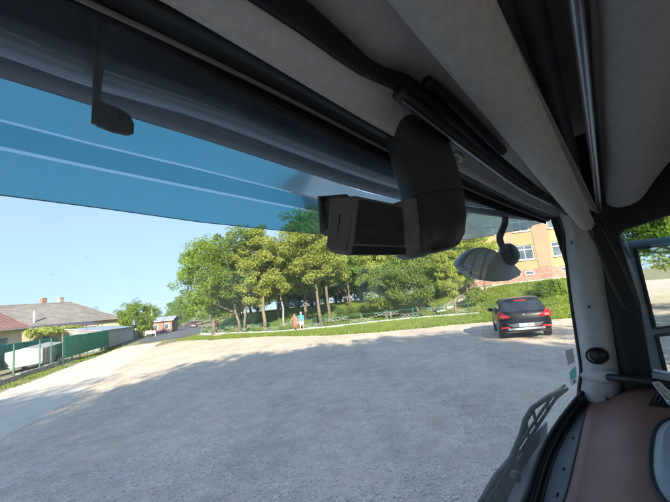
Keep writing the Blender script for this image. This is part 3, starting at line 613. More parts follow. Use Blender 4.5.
for k, x in enumerate(wx):
    MB().box((x + 3.1, -.03, 4.9), (1.75, .05, 6.4)).build('salmon_strip', salm, yb)
    for z0 in (2.75, 6.1):
        fr = MB()
        for bx in ((x + .05, 2.75, .1, 1.75), (x + 2.0, 0, .1, 1.75), (x + 1.02, 0, .07, 1.75)): fr.box((bx[0], .16, z0 + .875), (bx[2], .08, 1.75))
        for zz in (z0 + .05, z0 + 1.7, z0 + 1.2): fr.box((x + 1.02, .165, zz), (2.05, .07, .09))
        wn = fr.build('window', white, yb); MB().box((x + 1.02, .2, z0 + .87), (2.0, .02, 1.7)).build('pane', pane, wn); MB().box((x + 1.02, -.06, z0 - .04), (2.25, .22, .07)).build('sill', zinc, wn)
    bw = MB().box((x + 1.0, -.06, 1.22), (1.0, .04, .42)).build('basement_window', white, yb); MB().box((x + 1.0, -.09, 1.22), (.84, .02, .3)).build('pane', pane, bw)
MB().box((21.95, .13, .55), (15.7, .36, 2.1)).build('plinth', plinth, yb); MB().box((21.95, 6.4, 4.5), (15.3, 12, 10.1)).build('block', yel, yb)
MB().box((21.95, 6, 9.75), (16.4, 13, .3)).build('roof', zinc, yb)
uk = empty('upper_kerb', (0, 36, 0), 0, 'pale kerb edging the path below the yellow building', 'kerb')
for k in range(22):
    x = 9 + k * 1.25; c = MB().box((x, 0, terrain(x, 36) + .05), (1.22, .18, .28)).build('kerb_stone', kwhite, uk)
strip('path', [(x, 36.15) for x in range(8, 46)], [(x, 38.2) for x in range(8, 46)], .02, pavem, 3)
# ------------------------------------------------------------------ cars
red = mat('red_lamp', (.75, .02, .03), .2, (.6, .012, .02), 8, coat=.5)
tint = mat('dark_car_glass', (.02, .026, .032), .05, (.016, .02, .026), 2, spec=.9)
plate_m = mat('plate_white', (.62, .63, .63), .4, (.58, .59, .6), 9); platebl = mat('plate_blue', (.02, .09, .42), .4, (.02, .08, .36), 6)
def rrect(hw, y0, y1, r, z, n=5, puff=.0):
    pts = []
    for cx, cy, a0 in ((hw - r, y1 - r, 0), (-hw + r, y1 - r, 90), (-hw + r, y0 + r, 180), (hw - r, y0 + r, 270)):
        for k in range(n): a = R(a0 + 90 * k / (n - 1)); pts.append((cx + r * math.cos(a), cy + r * math.sin(a), z))
    return pts
def make_car(paint, label, group=None):
    o = empty('parked_car', label=label, cat='car', group=group)
    low = [(.26, .78, .16, 4.15, .3), (.34, .88, .04, 4.28, .3), (.5, .915, -.02, 4.34, .28), (.68, .915, -.03, 4.36, .26), (.74, .91, .02, 4.34, .25), (.80, .905, .09, 4.3, .24), (.92, .915, .10, 4.2, .24), (1.0, .91, .12, 4.0, .25), (1.05, .885, .15, 3.4, .25)]
    MB().loft([rrect(hw, a, b_, r, z) for z, hw, a, b_, r in low]).build('body', paint, o, smooth=True, autos=R(32))
    gh = [(1.03, .87, .14, 3.3, .22), (1.1, .845, .19, 3.1, .22), (1.3, .785, .34, 2.72, .22), (1.5, .715, .50, 2.25, .22), (1.575, .67, .58, 2.05, .24), (1.615, .58, .72, 1.9, .26), (1.63, .40, .95, 1.7, .3)]
    MB().loft([rrect(hw, a, b_, r, z) for z, hw, a, b_, r in gh]).build('cabin', paint, o, smooth=True, autos=R(50))
    zs = [1.1, 1.2, 1.3, 1.4, 1.49]; yr = lambda z: np.interp(z, [g[0] for g in gh], [g[2] for g in gh]); hw_ = lambda z: np.interp(z, [g[0] for g in gh], [g[1] for g in gh]); yf = lambda z: np.interp(z, [g[0] for g in gh], [g[3] for g in gh])
    rows = []
    for z in zs:
        w_ = hw_(z) - .05; rows.append([(x * w_, yr(z) - .012 + .06 * abs(x) ** 8, z) for x in (-1, -.95, -.85, -.6, 0, .6, .85, .95, 1)])
    MB().loft(rows, closed=False).build('rear_window', tint, o, smooth=True)
    MB().loft([[(x * (hw_(z) - .12), yf(z) + .012, z) for x in (-1, 0, 1)] for z in zs], closed=False).build('windscreen', tint, o)
    for s in (-1, 1):
        MB().loft([[(s * (hw_(z) + .004), y, z) for y in (yr(z) + .3, 1.3, yf(z) - .28)] for z in (1.13, 1.3, 1.48)], closed=False).build('side_window', tint, o)
        P = [(.46, .885), (.88, .83), (.925, .90), (.915, 1.0), (.84, 1.13), (.76, 1.12), (.66, 1.0)]
        b = MB().prism([(s * x, .045, z) for x, z in P], (0, .36, 0)); lm = b.build('tail_lamp', red, o, bevel=.02)
        MB().prism([(s * x, .035, z) for x, z in [(.68, .90), (.84, .89), (.86, .95), (.72, .97)]], (0, .03, 0)).build('reverse_light', mat('pale_red_lens', (.7, .32, .3), .2), lm)
        MB().box((s * .70, -.035, .5), (.3, .04, .06)).build('reflector', red, o, bevel=.01)
        for y in (.86, 3.48):
            wh = MB().tube([(s * .70, y, .34), (s * .76, y, .34), (s * .9, y, .34), (s * .93, y, .34)], [.30, .34, .34, .30], 22).build('wheel', rubber, o, smooth=True, autos=R(35)); MB().tube([(s * .9, y, .34), (s * .94, y, .34)], [.21, .2], 16).build('rim', silver, wh, autos=R(40))
        MB().sphere((s * 1.0, 2.62, 1.1), (.13, .09, .09)).build('side_mirror', paint, o, smooth=True)
    MB().box((0, -.045, .43), (1.25, .03, .08)).build('bumper_trim', silver, o, bevel=.012)
    MB().prism([(-.62, -.04, .64), (-.45, -.04, .50), (.45, -.04, .50), (.62, -.04, .64)], (0, .03, 0)).build('bumper_recess', mat('bumper_grey', (.10, .105, .11), .5), o)
    pt = MB().box((0, -.052, .575), (.54, .018, .125)).build('number_plate', plate_m, o); MB().box((-.245, -.063, .575), (.045, .004, .11)).build('blue_band', platebl, pt)
    for k, (x, w_) in enumerate([(-.17, .035), (-.115, .04), (-.03, .035), (.025, .03), (.075, .04), (.125, .035), (.19, .04)]):
        MB().box((x, -.0625, .575), (w_, .003, .075 if k % 2 else .06)).build('plate_mark', mat('plate_ink', (.12, .12, .13), .5), pt)
    MB().prism([(-.05, .07, .93), (-.02, .07, .90), (.0, .07, .94), (.045, .07, .91), (.03, .07, .96), (.055, .07, 1.0), (.0, .07, .99), (-.04, .07, 1.02), (-.03, .07, .97)], (0, .03, 0)).build('emblem', chrome, o)
    MB().box((0, .50, 1.515), (.42, .05, .03)).build('brake_light', red, o)
    MB().tube([(.5, -.0, .3), (.5, .2, .3)], .04, 10).build('exhaust', chrome, o)
    return o
blackp = mat('black_car_paint', (.010, .010, .012), .28, (.008, .008, .010), 3, coat=.25, spec=.35)
bluep = mat('blue_grey_car_paint', (.16, .24, .36), .25, (.15, .22, .33), 3, coat=.8)
CA = R(20); rightv = Vector((math.cos(CA), -math.sin(CA))); c0 = Vector((7.5, 14.5))
car = make_car(blackp, 'black SUV with white number plate parked at the lot edge'); car.location = (c0.x, c0.y, 0); car.rotation_euler = (0, 0, -CA); car.scale = (1.09, 1.05, 1.05)
dup(car, (-38.9, 90, .02), R(24), 'dark car driving away on the far road under the maple', scale=1)
car2 = make_car(bluep, 'blue grey car parked behind the park trees'); car2.location = (-7.6, 66, terrain(-7.6, 66)); car2.rotation_euler = (0, 0, R(80))
# ------------------------------------------------------------------ people
def person(loc, rz, joints, edges, height, skin_m, cloth, label):
    root = empty('person', loc, rz, label, 'person'); me = bpy.data.meshes.new('body'); me.from_pydata([j[0] for j in joints], edges, []); me.materials.append(skin_m)
    o = bpy.data.objects.new('body', me); COL.objects.link(o); o.parent = root; o.modifiers.new('skin', 'SKIN').use_smooth_shade = True
    if not me.skin_vertices: me.attributes.new('skin', 'FLOAT', 'POINT')
    if me.skin_vertices:
        for i, j in enumerate(joints): me.skin_vertices[0].data[i].radius = j[1] if hasattr(j[1], '__len__') else (j[1], j[1])
        me.skin_vertices[0].data[0].use_root = True
    q = o.modifiers.new('sub', 'SUBSURF'); q.levels = 1; q.render_levels = 1
    for name, mt, rings in cloth:
        rr_ = [[(cx + a * math.cos(t), cy + b_ * math.sin(t), z) for t in np.linspace(0, 2 * math.pi, 13)[:-1]] for z, cx, cy, a, b_ in rings]
        MB().loft(rr_).build(name, mt, root, smooth=True)
    return root
skinm = mat('skin', (.50, .30, .21), .6, (.46, .27, .19), 10)
def skel(stride=.16, larm=None, rarm=None, w_=1.0):
    larm = larm or [(-.21, 0, 1.38), (-.25, .03, 1.12), (-.24, -.08, .88)]; rarm = rarm or [(.21, 0, 1.38), (.25, -.03, 1.12), (.24, .06, .88)]
    J = [((0, 0, .93), (.15 * w_, .11 * w_)), ((0, 0, 1.12), (.135 * w_, .10 * w_)), ((0, 0, 1.33), (.16 * w_, .105)), ((0, 0, 1.43), (.08, .07)), ((0, 0, 1.50), .052), ((0, -.01, 1.58), (.075, .085)), ((0, -.015, 1.66), (.072, .088)),
         ((-.09, 0, .88), .09 * w_), ((-.10, -stride * .5, .48), .06), ((-.10, -stride * .9, .09), .04), ((-.11, -stride * .9 - .13, .04), .035),
         ((.09, 0, .88), .09 * w_), ((.10, stride * .4, .48), .06), ((.10, stride, .10), .04), ((.11, stride - .12, .04), .035)]
    E = [(0, 1), (1, 2), (2, 3), (3, 4), (4, 5), (5, 6), (0, 7), (7, 8), (8, 9), (9, 10), (0, 11), (11, 12), (12, 13), (13, 14)]
    for arm in (larm, rarm):
        i = len(J); J += [(arm[0], .055), (arm[1], .042), (arm[2], .03), ((arm[2][0] * 1.02, arm[2][1] - .02, arm[2][2] - .09), (.036, .02)), ((arm[2][0] * 1.02, arm[2][1] - .04, arm[2][2] - .17), .012), ((arm[2][0] * .9, arm[2][1] - .05, arm[2][2] - .11), .011)]
        E += [(2, i), (i, i + 1), (i + 1, i + 2), (i + 2, i + 3), (i + 3, i + 4), (i + 3, i + 5)]
    return J, E
J, E = skel(.14, larm=[(-.2, 0, 1.36), (-.34, -.05, 1.14), (-.5, -.12, .98)], w_=1.08)
dress = mat('coral_red_dress', (.50, .11, .10), .8, (.42, .09, .085), 12); hairr = mat('reddish_hair', (.25, .10, .05), .6, (.18, .07, .04), 20)
person((-4.75, 34.35, 0), R(-25), J, E, 1.66, skinm, [
 ('dress', dress, [(.42, 0, 0, .25, .20), (.7, 0, 0, .235, .185), (.92, 0, 0, .215, .165), (1.1, 0, 0, .18, .14), (1.3, 0, 0, .205, .145), (1.42, 0, 0, .17, .11), (1.47, 0, 0, .08, .075)]),
 ('hair', hairr, [(1.5, 0, .05, .06, .05), (1.56, 0, .035, .092, .085), (1.66, 0, .015, .10, .105), (1.73, 0, .005, .07, .08), (1.755, 0, 0, .02, .02)])], 'woman in a coral red dress walking beside the man in blue')
J, E = skel(.18, w_=1.05)
blue = mat('blue_shirt', (.05, .28, .62), .8, (.04, .24, .54), 12); shorts = mat('white_shorts', (.66, .64, .6), .8, (.58, .56, .53), 12); hairg = mat('grey_hair', (.5, .48, .45), .7, (.4, .38, .36), 20)
pm2 = person((-4.12, 34.45, 0), R(-20), J, E, 1.78, skinm, [
 ('shirt', blue, [(.86, 0, 0, .215, .165), (1.0, 0, 0, .215, .165), (1.15, 0, 0, .20, .15), (1.32, 0, 0, .225, .15), (1.42, 0, 0, .19, .12), (1.475, 0, 0, .08, .075)]),
 ('sleeve', blue, [(1.16, -.245, .02, .07, .075), (1.3, -.235, .01, .075, .08), (1.41, -.2, 0, .06, .07)]), ('sleeve', blue, [(1.16, .245, -.02, .07, .075), (1.3, .235, -.01, .075, .08), (1.41, .2, 0, .06, .07)]),
 ('shorts', shorts, [(.5, -.105, -.05, .095, .10), (.7, -.1, -.03, .108, .115), (.9, -.08, 0, .12, .14)]), ('shorts', shorts, [(.5, .105, .06, .095, .10), (.7, .1, .03, .108, .115), (.9, .08, 0, .12, .14)]),
 ('hair', hairg, [(1.56, 0, .05, .08, .06), (1.62, 0, .03, .092, .09), (1.7, 0, .01, .085, .095), (1.745, 0, 0, .03, .04)])], 'man in a bright blue shirt and white shorts walking by the kerb')
pm2.scale = (1.06,) * 3
# ------------------------------------------------------------------ the truck, in its own frame: x right, y forward, z above the viewer's eye
truck = empty('truck', (0, 0, 0), R(44), 'truck cab around the viewer, grey roof lining, brown dashboard and wide windscreen', 'truck')
ZH = CAM_H
def T(p): return (p[0], p[1], p[2] + ZH)
XS = [-.72, -.55, -.35, -.18, -.05, .05, .13, .21, .29, .36, .41, .45, .49, .53, .58, .65, .75, .85, .95, 1.05, 1.15, 1.25, 1.35, 1.45, 1.53]
def smooth_interp(P):
    P = sorted(P); x = [p[0] for p in P]
    def f(X):
        # cubic Hermite through the points
        out = []
        for k in (1, 2):
            v = [p[k] for p in P]
            if X <= x[0]: out.append(v[0]); continue
            if X >= x[-1]: out.append(v[-1]); continue
            i = max(j for j in range(len(x) - 1) if x[j] <= X); h = x[i + 1] - x[i]; t = (X - x[i]) / h
            def sl(j):
                a, b = max(j - 1, 0), min(j + 1, len(x) - 1); return (v[b] - v[a]) / (x[b] - x[a])
            m0, m1 = sl(i) * h, sl(i + 1) * h
            out.append((2 * t ** 3 - 3 * t ** 2 + 1) * v[i] + (t ** 3 - 2 * t ** 2 + t) * m0 + (-2 * t ** 3 + 3 * t ** 2) * v[i + 1] + (t ** 3 - t ** 2) * m1)
        return (X, out[0], out[1])
    return f
def prj(*P): return smooth_interp(P)
f_silver = prj((-.72, .37, .33), (-.35, .41, .37), (.05, .428, .380), (.23, .437, .376), (.377, .439, .364), (.605, .438, .337), (.908, .426, .299), (1.239, .399, .259), (1.546, .36, .221))
f_glass = prj((-.72, .38, .32), (-.35, .42, .36), (.03, .438, .376), (.235, .446, .357), (.612, .448, .311), (1.063, .425, .249), (1.565, .368, .204))
f_band = prj((-.72, .33, .33), (-.35, .36, .37), (.122, .374, .377), (.203, .376, .37), (.331, .379, .356), (.555, .379, .328), (.844, .373, .298), (1.212, .355, .253), (1.563, .328, .227))
f_slow = prj((-.72, .29, .34), (-.2, .315, .38), (.205, .318, .382), (.295, .319, .377), (.397, .319, .365), (.468, .319, .371), (.551, .319, .376), (.69, .319, .366), (.973, .315, .327), (1.532, .3, .248))
f_stop = prj((-.72, .27, .37), (-.2, .295, .415), (.284, .299, .415), (.404, .299, .387), (.447, .3, .387), (.53, .3, .403), (.662, .299, .389), (.891, .296, .338), (1.506, .281, .232))
f_base = prj((-.72, .36, -.48), (-.3, .40, -.55), (.3, .41, -.565), (.954, .416, -.555), (1.087, .43, -.54), (1.209, .435, -.52), (1.353, .42, -.485), (1.507, .386, -.44), (1.56, .365, -.42))
f_edge = prj((-.72, .30, -.50), (0, .32, -.55), (.6, .31, -.55), (.97, .315, -.53), (1.125, .324, -.51), (1.38, .342, -.475), (1.58, .353, -.456))
def lo(name, curves, material, parent=truck, xs=XS, smooth=True, solid=.006, sub=0):
    o = MB().loft([[T(c(x)) for x in xs] for c in curves], closed=False).build(name, material, parent, smooth=smooth, autos=R(50))
    if sub: q = o.modifiers.new('sub', 'SUBSURF'); q.levels = sub; q.render_levels = sub
    if solid: q = o.modifiers.new('solid', 'SOLIDIFY'); q.thickness = solid; q.offset = 0
    return o
def off(f, dy, dz): return lambda x: (x, f(x)[1] + dy, f(x)[2] + dz)
def mixf(f, g, t, dz=0, dy=0): return lambda x: (x, f(x)[1] * (1 - t) + g(x)[1] * t + dy, f(x)[2] * (1 - t) + g(x)[2] * t + dz)
# windscreen
gx = [-.72 + k * (2.27 / 24) for k in range(25)]
ws = lo('windscreen', [mixf(f_base, f_glass, k / 8, dy=.025 * math.sin(math.pi * k / 8)) for k in range(9)], glass, xs=gx, solid=0)
lo('frit_band', [off(f_silver, .006, -.002), mixf(f_silver, f_glass, .55, dy=.005), off(f_glass, -.001, .003)], rubber, ws, solid=.002)
b = MB()
for row in range(5):
    for k in range(330):
        x = -.05 + k * .0052 + (row % 2) * .0026
        if x > 1.5: break
        p = Vector(T(f_glass(x))) + Vector((0, .004 + row * .0008, .0005 - row * .0062)); r_ = .0017 * (1 - row * .17)
        b.add([p + Vector((r_ * math.cos(a), 0, r_ * math.sin(a))) for a in (0, 1.05, 2.09, 3.14, 4.19, 5.24)], [(0, 1, 2, 3, 4, 5)])
fd = b.build('frit_dots', rubber, ws); fd['kind'] = 'stuff'
# header trims
MB().tube([T(f_silver(x)) for x in XS], .0045, 6).build('header_trim_strip', mat('satin_strip', (.30, .29, .29), .4, (.24, .235, .235), 30), truck, smooth=True)
lo('header_band', [off(f_silver, -.003, .004), mixf(f_silver, f_band, .5, dz=.008), f_band], black)
pa = lo('header_panel', [f_band, mixf(f_band, f_slow, .2, dz=.004), mixf(f_band, f_slow, .6, dz=.008), f_slow], liner)
b = MB()
for s in (.0,):
    rings = []
    for x in XS:
        a, c = Vector(T(f_slow(x))), Vector(T(f_stop(x))); mid = (a + c) / 2; d = (c - a); n = Vector((0, -d.z, d.y)).normalized(); h = d.length / 2
        rings.append([mid + d.normalized() * h * math.cos(t) - n * .016 * math.sin(t) for t in np.linspace(0, 2 * math.pi, 11)[:-1]])
    b.loft(rings)
b.build('roof_seal', rubber, truck, smooth=True)
f_barA = prj((.487, .30, .323), (.614, .299, .301), (.785, .298, .274), (1.022, .295, .241), (1.4, .285, .219), (1.53, .28, .205))
xa = [.487 + k * .0745 for k in range(15)]
q = MB().tube([T(off(f_barA, 0, .028)(x)) for x in xa], [.013] * 10 + [.012, .011, .01, .009, .008], 8).build('curtain_rail', black, truck, smooth=True)
MB().tube([T(off(f_barA, -.003, .011)(x)) for x in xa], .0028, 6).build('rail_edge', chrome, q)
xb = [.56 + k * .033 for k in range(11)]
MB().tube([T((x, f_stop(x)[1] - .02, f_stop(x)[2] - .012)) for x in xb], .011, 8).build('short_rail', black, truck, smooth=True)
tubeP = [(x, .16 + (x - .407) * .0685, .376 - (x - .407) * .1985 + (0 if x > .2 else -.08 * (.2 - x))) for x in (-.72, -.2, .1, .407, .51, .648, .846, 1.106, 1.342, 1.44, 1.5)]
tubeR = [.05, .052, .054, .051, .048, .044, .039, .033, .026, .0225, .020]
f_tube = prj(*tubeP); f_tr = prj(*[(p[0], r_, 0) for p, r_ in zip(tubeP, tubeR)])
f_wall = lambda x: (x, f_tube(x)[1] - .035, f_tube(x)[2] + f_tr(x)[1] + .03)
lo('roof_panel', [f_stop, mixf(f_stop, f_wall, .35, dz=.012), mixf(f_stop, f_wall, .7, dz=.015), f_wall], liner)
rbd = MB().tube([T(f_tube(x)) for x in XS[:-1]], [f_tr(x)[1] for x in XS[:-1]], 20).build('roller_blind', mat('blind_fabric', (.66, .62, .59), .85, (.57, .535, .515), 60, bump=.6, bscale=800, dist=.0012), truck, smooth=True, autos=R(50))
MB().tube([T((1.425, .229, .196)), T((1.45, .233, .185))], .026, 14).build('end_ring', black, rbd, autos=R(50))
MB().tube([T(p) for p in ((1.45, .232, .175), (1.47, .228, .13), (1.47, .219, .093), (1.47, .206, -.031), (1.47, .188, -.125), (1.47, .178, -.138), (1.47, .160, -.134), (1.47, .146, -.118), (1.47, .150, -.09), (1.47, .168, .032), (1.47, .186, .12), (1.47, .195, .17))], .0045, 7).build('pull_wire', black, rbd, smooth=True)
MB().tube([T(mixf(f_stop, f_wall, .55, dz=.0125)(x)) for x in (.2, .3, .4, .5, .6, .7, .8)], .0016, 5).build('panel_seam', rubber, truck, smooth=True)
MB().tube([T(mixf(f_band, f_slow, .12, dz=.0005)(x)) for x in XS], .0012, 5).build('panel_seam', rubber, truck, smooth=True)
# small clips on the roof panel
for x, t in ((.80, .5), (1.02, .25), (1.16, .55), (1.28, .3)):
    p = Vector(T(mixf(f_stop, f_wall, t)(x))); MB().sphere(p + Vector((0, 0, .002)), (.016, .006, .005), 10, 6).build('clip', black, truck, smooth=True)
p = T(mixf(f_stop, f_tube, .8)(1.13)); MB().tube([(p[0] - .03, p[1], p[2] + .0), (p[0], p[1] - .012, p[2] - .022), (p[0] + .035, p[1] - .004, p[2] - .016)], [.006, .011, .007], 8).build('latch', black, truck, smooth=True)
MB().tube([T(q_) for q_ in ((.735, .345, .312), (.75, .332, .312), (.768, .327, .305), (.772, .335, .295))], .006, 7).build('hook', liner, truck, smooth=True)
# recess, middle band, chrome rail, locker
dark = mat('dark_recess', (.03, .031, .035), .85, (.022, .023, .026), 20)
f_mid0 = lambda x: (x, .12 + (x - .567) * .14, min(.52, .44 - (x - .567) * .205)); f_mid1 = lambda x: (x, .086 + (x - .613) * .155, min(.52, .44 - (x - .613) * .21))
lo('recess_band', [f_mid0, mixf(f_mid0, f_mid1, .5, dz=-.01), f_mid1], mat('dark_grey_lining', (.15, .15, .165), .85, (.12, .12, .135), 50))
f_rail = prj((-.72, -.154, .45), (.54, .044, .36), (1.5, .195, .2))
f_rail = lambda x: (x, .044 + (x - .54) * .1573, .36 - (x - .54) * .1667)
MB().tube([T(f_rail(x)) for x in XS[:-1]], [.0105 - .0035 * max(0, x) / 1.5 for x in XS[:-1]], 10).build('curtain_track', chrome, truck, smooth=True)
f_lk = prj((-.72, .0, .34), (.2, .01, .37), (.574, .016, .36), (.867, .062, .32), (1.193, .113, .28), (1.5, .168, .197))
xl = [x for x in XS if x < 1.46] + [1.47, 1.49]
def lk(dy, dz): return lambda x: (x, f_lk(x)[1] + dy, f_lk(x)[2] + dz + (.025 * max(0, (x - 1.44) / .05) ** 2 if x > 1.44 else 0))
lo('overhead_locker', [lk(.006, .10), lk(.006, .03), lk(.002, .006), lk(-.02, -.008), lk(-.057, -.009), lk(-.085, .006), lk(-.11, .04), lk(-.17, .11), lk(-.24, .15), lk(-.30, .16)], mat('locker_fabric', (.54, .52, .52), .85, (.47, .45, .45), 60, bump=.6, bscale=800, dist=.0012), xs=xl, sub=2)
# right pillar
GE = [(1.545, .34, .30), (1.545, .322, .182), (1.54, .331, .098), (1.535, .346, -.091), (1.535, .354, -.239), (1.535, .361, -.348), (1.535, .379, -.413), (1.535, .40, -.50)]
PR = [(1.585, .25, .30), (1.58, .244, .167), (1.58, .237, .044), (1.58, .246, -.09), (1.58, .249, -.18), (1.58, .26, -.352), (1.58, .266, -.428), (1.58, .27, -.52)]
mid = [(1.527, (a[1] * .55 + c[1] * .45), (a[2] + c[2]) / 2) for a, c in zip(GE, PR)]; m2 = [(1.553, (a[1] * .2 + c[1] * .8), (a[2] + c[2]) / 2) for a, c in zip(GE, PR)]
def dens(P):   # resample a polyline smoothly by z order
    V_ = [Vector(p) for p in P]; out = []
    for i in range(len(V_) - 1):
        for k in range(4):
            t = k / 4; p0, p1, p2_, p3 = V_[max(i - 1, 0)], V_[i], V_[i + 1], V_[min(i + 2, len(V_) - 1)]
            out.append(.5 * ((2 * p1) + (p2_ - p0) * t + (2 * p0 - 5 * p1 + 4 * p2_ - p3) * t * t + (3 * p1 - p0 - 3 * p2_ + p3) * t ** 3))
    return out + [V_[-1]]
cols = [dens(q_) for q_ in (GE, mid, m2, PR)]
po_ = MB().loft([[T(p) for p in c] for c in cols], closed=False).build('window_pillar', liner2, truck, smooth=True, autos=R(60)); q = po_.modifiers.new('s', 'SOLIDIFY'); q.thickness = .012; q.offset = 0
MB().tube([T((p.x - .002, p.y - .004, p.z)) for p in cols[0]], .0075, 8).build('glass_seal', rubber, po_, smooth=True)
tw = MB().sphere(T((1.530, .298, -.293)), (.022, .027, .023), 18, 10, None).build('tweeter', black, po_, smooth=True)
MB().tube([T((1.524 - .016 * math.cos(t), .298 + .029 * math.cos(t), -.293 + .026 * math.sin(t))) for t in np.linspace(0, 2 * math.pi, 25)], .004, 6, cap=False).build('tweeter_rim', rubber, tw, smooth=True)
MB().sphere(T((1.54, .31, -.366)), (.028, .062, .026), 18, 10).build('handle_base', liner2, po_, smooth=True)
MB().tube([T(p) for p in dens([(1.53, .285, -.366), (1.50, .25, -.362), (1.49, .20, -.361), (1.49, .14, -.366), (1.50, .06, -.385), (1.54, -.02, -.41)])], .0125, 10).build('grab_bar', black, truck, smooth=True)
for y_, z_ in ((.30, .12), (.292, -.12), (.30, -.44)): MB().sphere(T((1.528, y_, z_)), (.004, .006, .006), 10, 6).build('screw', bracketm, po_, smooth=True)
# door: dark frame around the side window
door = MB(); x0, x1 = 1.598, 1.65
def dbox(y0, y1, z0, z1, xa_=x0, xb_=x1): door.box(T(((xa_ + xb_) / 2, (y0 + y1) / 2, (z0 + z1) / 2)), (xb_ - xa_, y1 - y0, z1 - z0))
door.prism([T((x0, .40, .62)), T((x0, .30, -.6)), T((x0, .165, -.6)), T((x0, .170, -.36)), T((x0, .156, -.112)), T((x0, .172, .125)), T((x0, .172, .62))], (.05, 0, 0))
door.prism([T((x0, .172, .62)), T((x0, .172, .125)), T((x0, .155, .142)), T((x0, .105, .149)), T((x0, .02, .165)), T((x0, -.62, .20)), T((x0, -.62, .62))], (.05, 0, 0))
dbox(-1.3, -.62, -.6, .62); dr = door.build('door_frame', rubber, truck)
MB().prism([T((1.59, .17, -.36)), T((1.59, -.62, -.47)), T((1.59, -1.3, -.47)), T((1.59, -1.3, -1.35)), T((1.59, .3, -1.35)), T((1.59, .3, -.6)), T((1.59, .166, -.6))], (.07, 0, 0)).build('door_panel', liner2, truck)
MB().loft([[T((1.582, .246, z)) for z in (.32, .1, -.2, -.5)], [T((1.575, .225, z)) for z in (.32, .1, -.2, -.5)], [T((1.594, .20, z)) for z in (.32, .1, -.2, -.5)], [T((1.597, .17, z)) for z in (.32, .1, -.2, -.36)]], closed=False).build('door_seal', rubber, truck, smooth=True)
MB().add([T((1.625, .19, .2)), T((1.625, -.64, .25)), T((1.625, -.64, -.5)), T((1.625, .19, -.4))], [(0, 1, 2, 3)]).build('side_window', sideglass, truck)
MB().loft([[T((1.66 + .02 * k, yy, z)) for yy in (.19, .14, .09, .055, .045)] for k, z in enumerate((.22, .15, .09, .04))], closed=False).build('wind_deflector', defl, truck, smooth=True)
# door mirror outside
e = Vector((.75, -.66, 0)); nn = Vector((-.66, -.75, 0)); o0 = Vector((1.845, .216, 0))
def mb_(a0, a1, z0, z1, d0, d1):
    b = MB(); P = [o0 + e * a0 + nn * d0, o0 + e * a1 + nn * d0, o0 + e * a1 + nn * d1, o0 + e * a0 + nn * d1]
    return b.prism([T((p.x, p.y, z0)) for p in P], (0, 0, z1 - z0))
dm = mb_(0, .36, -.455, .118, -.13, 0).build('door_mirror', mirror_house, truck, bevel=.035, seg=4)
mb_(.075, .335, -.255, .085, .0, .006).build('mirror_rim', rubber, dm, bevel=.003); mb_(.085, .325, -.245, .075, .004, .009).build('mirror_glass', mirror_m, dm)
mb_(.075, .335, -.435, -.275, .0, .006).build('mirror_rim', rubber, dm, bevel=.003); mb_(.085, .325, -.425, -.285, .004, .009).build('mirror_glass', mirror_m, dm)
for z in (.13, -.42): MB().tube([T((1.66, .30, z + (.04 if z > 0 else -.03))), T((1.80, .30, z + .03)), T((1.90, .22, z + .03)), T((1.93, .2, z - .03 if z > 0 else z + .05))], .02, 10).build('mirror_arm', mirror_house, dm, smooth=True)
# dashboard
dash_y = [.353, .33, .30, .27, .24, .21, .17, .12, .06, 0, -.08, -.16, -.2, -.21]
def dz(x, k):
    ye = f_edge(x)[1]; ze = f_edge(x)[2]; y = ye - (.353 - dash_y[k]); cr = .05 * sstep((.335 - dash_y[k]) / .14) * (.35 + .65 * sstep((x - .5) / .8)); dr_ = -.09 * sstep((.02 - dash_y[k]) / .25)
    return (x, y, ze + cr + dr_ - (.25 if k == len(dash_y) - 1 else 0))
dx = [-.72 + k * (2.30 / 40) for k in range(41)]
db = lo('dashboard', [(lambda x, k=k: dz(x, k)) for k in range(len(dash_y))], brown, xs=dx, solid=.01)
MB().tube([T((x, f_edge(x)[1] + .002, f_edge(x)[2] + .003)) for x in dx], .0035, 6).build('edge_piping', rubber, db, smooth=True)
def surf(x, y):
    ye, ze = f_edge(x)[1:]; k = .353 - (ye - y); cr = .05 * sstep((.335 - k) / .14) * (.35 + .65 * sstep((x - .5) / .8)); return ze + cr - .09 * sstep((.02 - k) / .25)
# oval tray with silver plate
ov = []; ovi = []
for a in np.linspace(0, 2 * math.pi, 37)[:-1]:
    ca, sa = math.cos(a), math.sin(a); sx = abs(ca) ** .7 * math.copysign(1, ca); sy = abs(sa) ** .7 * math.copysign(1, sa)
    X, Y = 1.16 + .20 * sx, .065 + .095 * sy; ov.append((X, Y)); ovi.append((1.16 + .185 * sx, .065 + .083 * sy))
tray = MB().tube([T((x, y, surf(x, y) + .004)) for x, y in ov + ov[:1]], .007, 8, cap=False).build('tray_rim', rubber, db, smooth=True)
b = MB(); cz = surf(1.16, .065); b.loft([[T((x, y, surf(x, y) + .007)) for x, y in ov], [T((x, y, surf(x, y) + .010)) for x, y in ovi], [T((1.16 + (x - 1.16) * .9, .065 + (y - .065) * .88, surf(x, y) + .016)) for x, y in ovi]], cap=True); b.build('silver_tray', silver, db, smooth=True, autos=R(30))
# vent with slats
vt = MB().prism([T((1.41, .175, surf(1.41, .175) + .004)), T((1.50, .165, surf(1.5, .165) + .004)), T((1.50, .02, surf(1.5, .02) + .004)), T((1.41, .03, surf(1.41, .03) + .004))], (0, 0, .004)).build('vent', rubber, db)
for k in range(12): y = .165 - k * .0115; MB().tube([T((1.415, y, surf(1.41, y) + .012)), T((1.495, y - .006, surf(1.5, y) + .012))], .003, 5).build('vent_slat', black, vt)
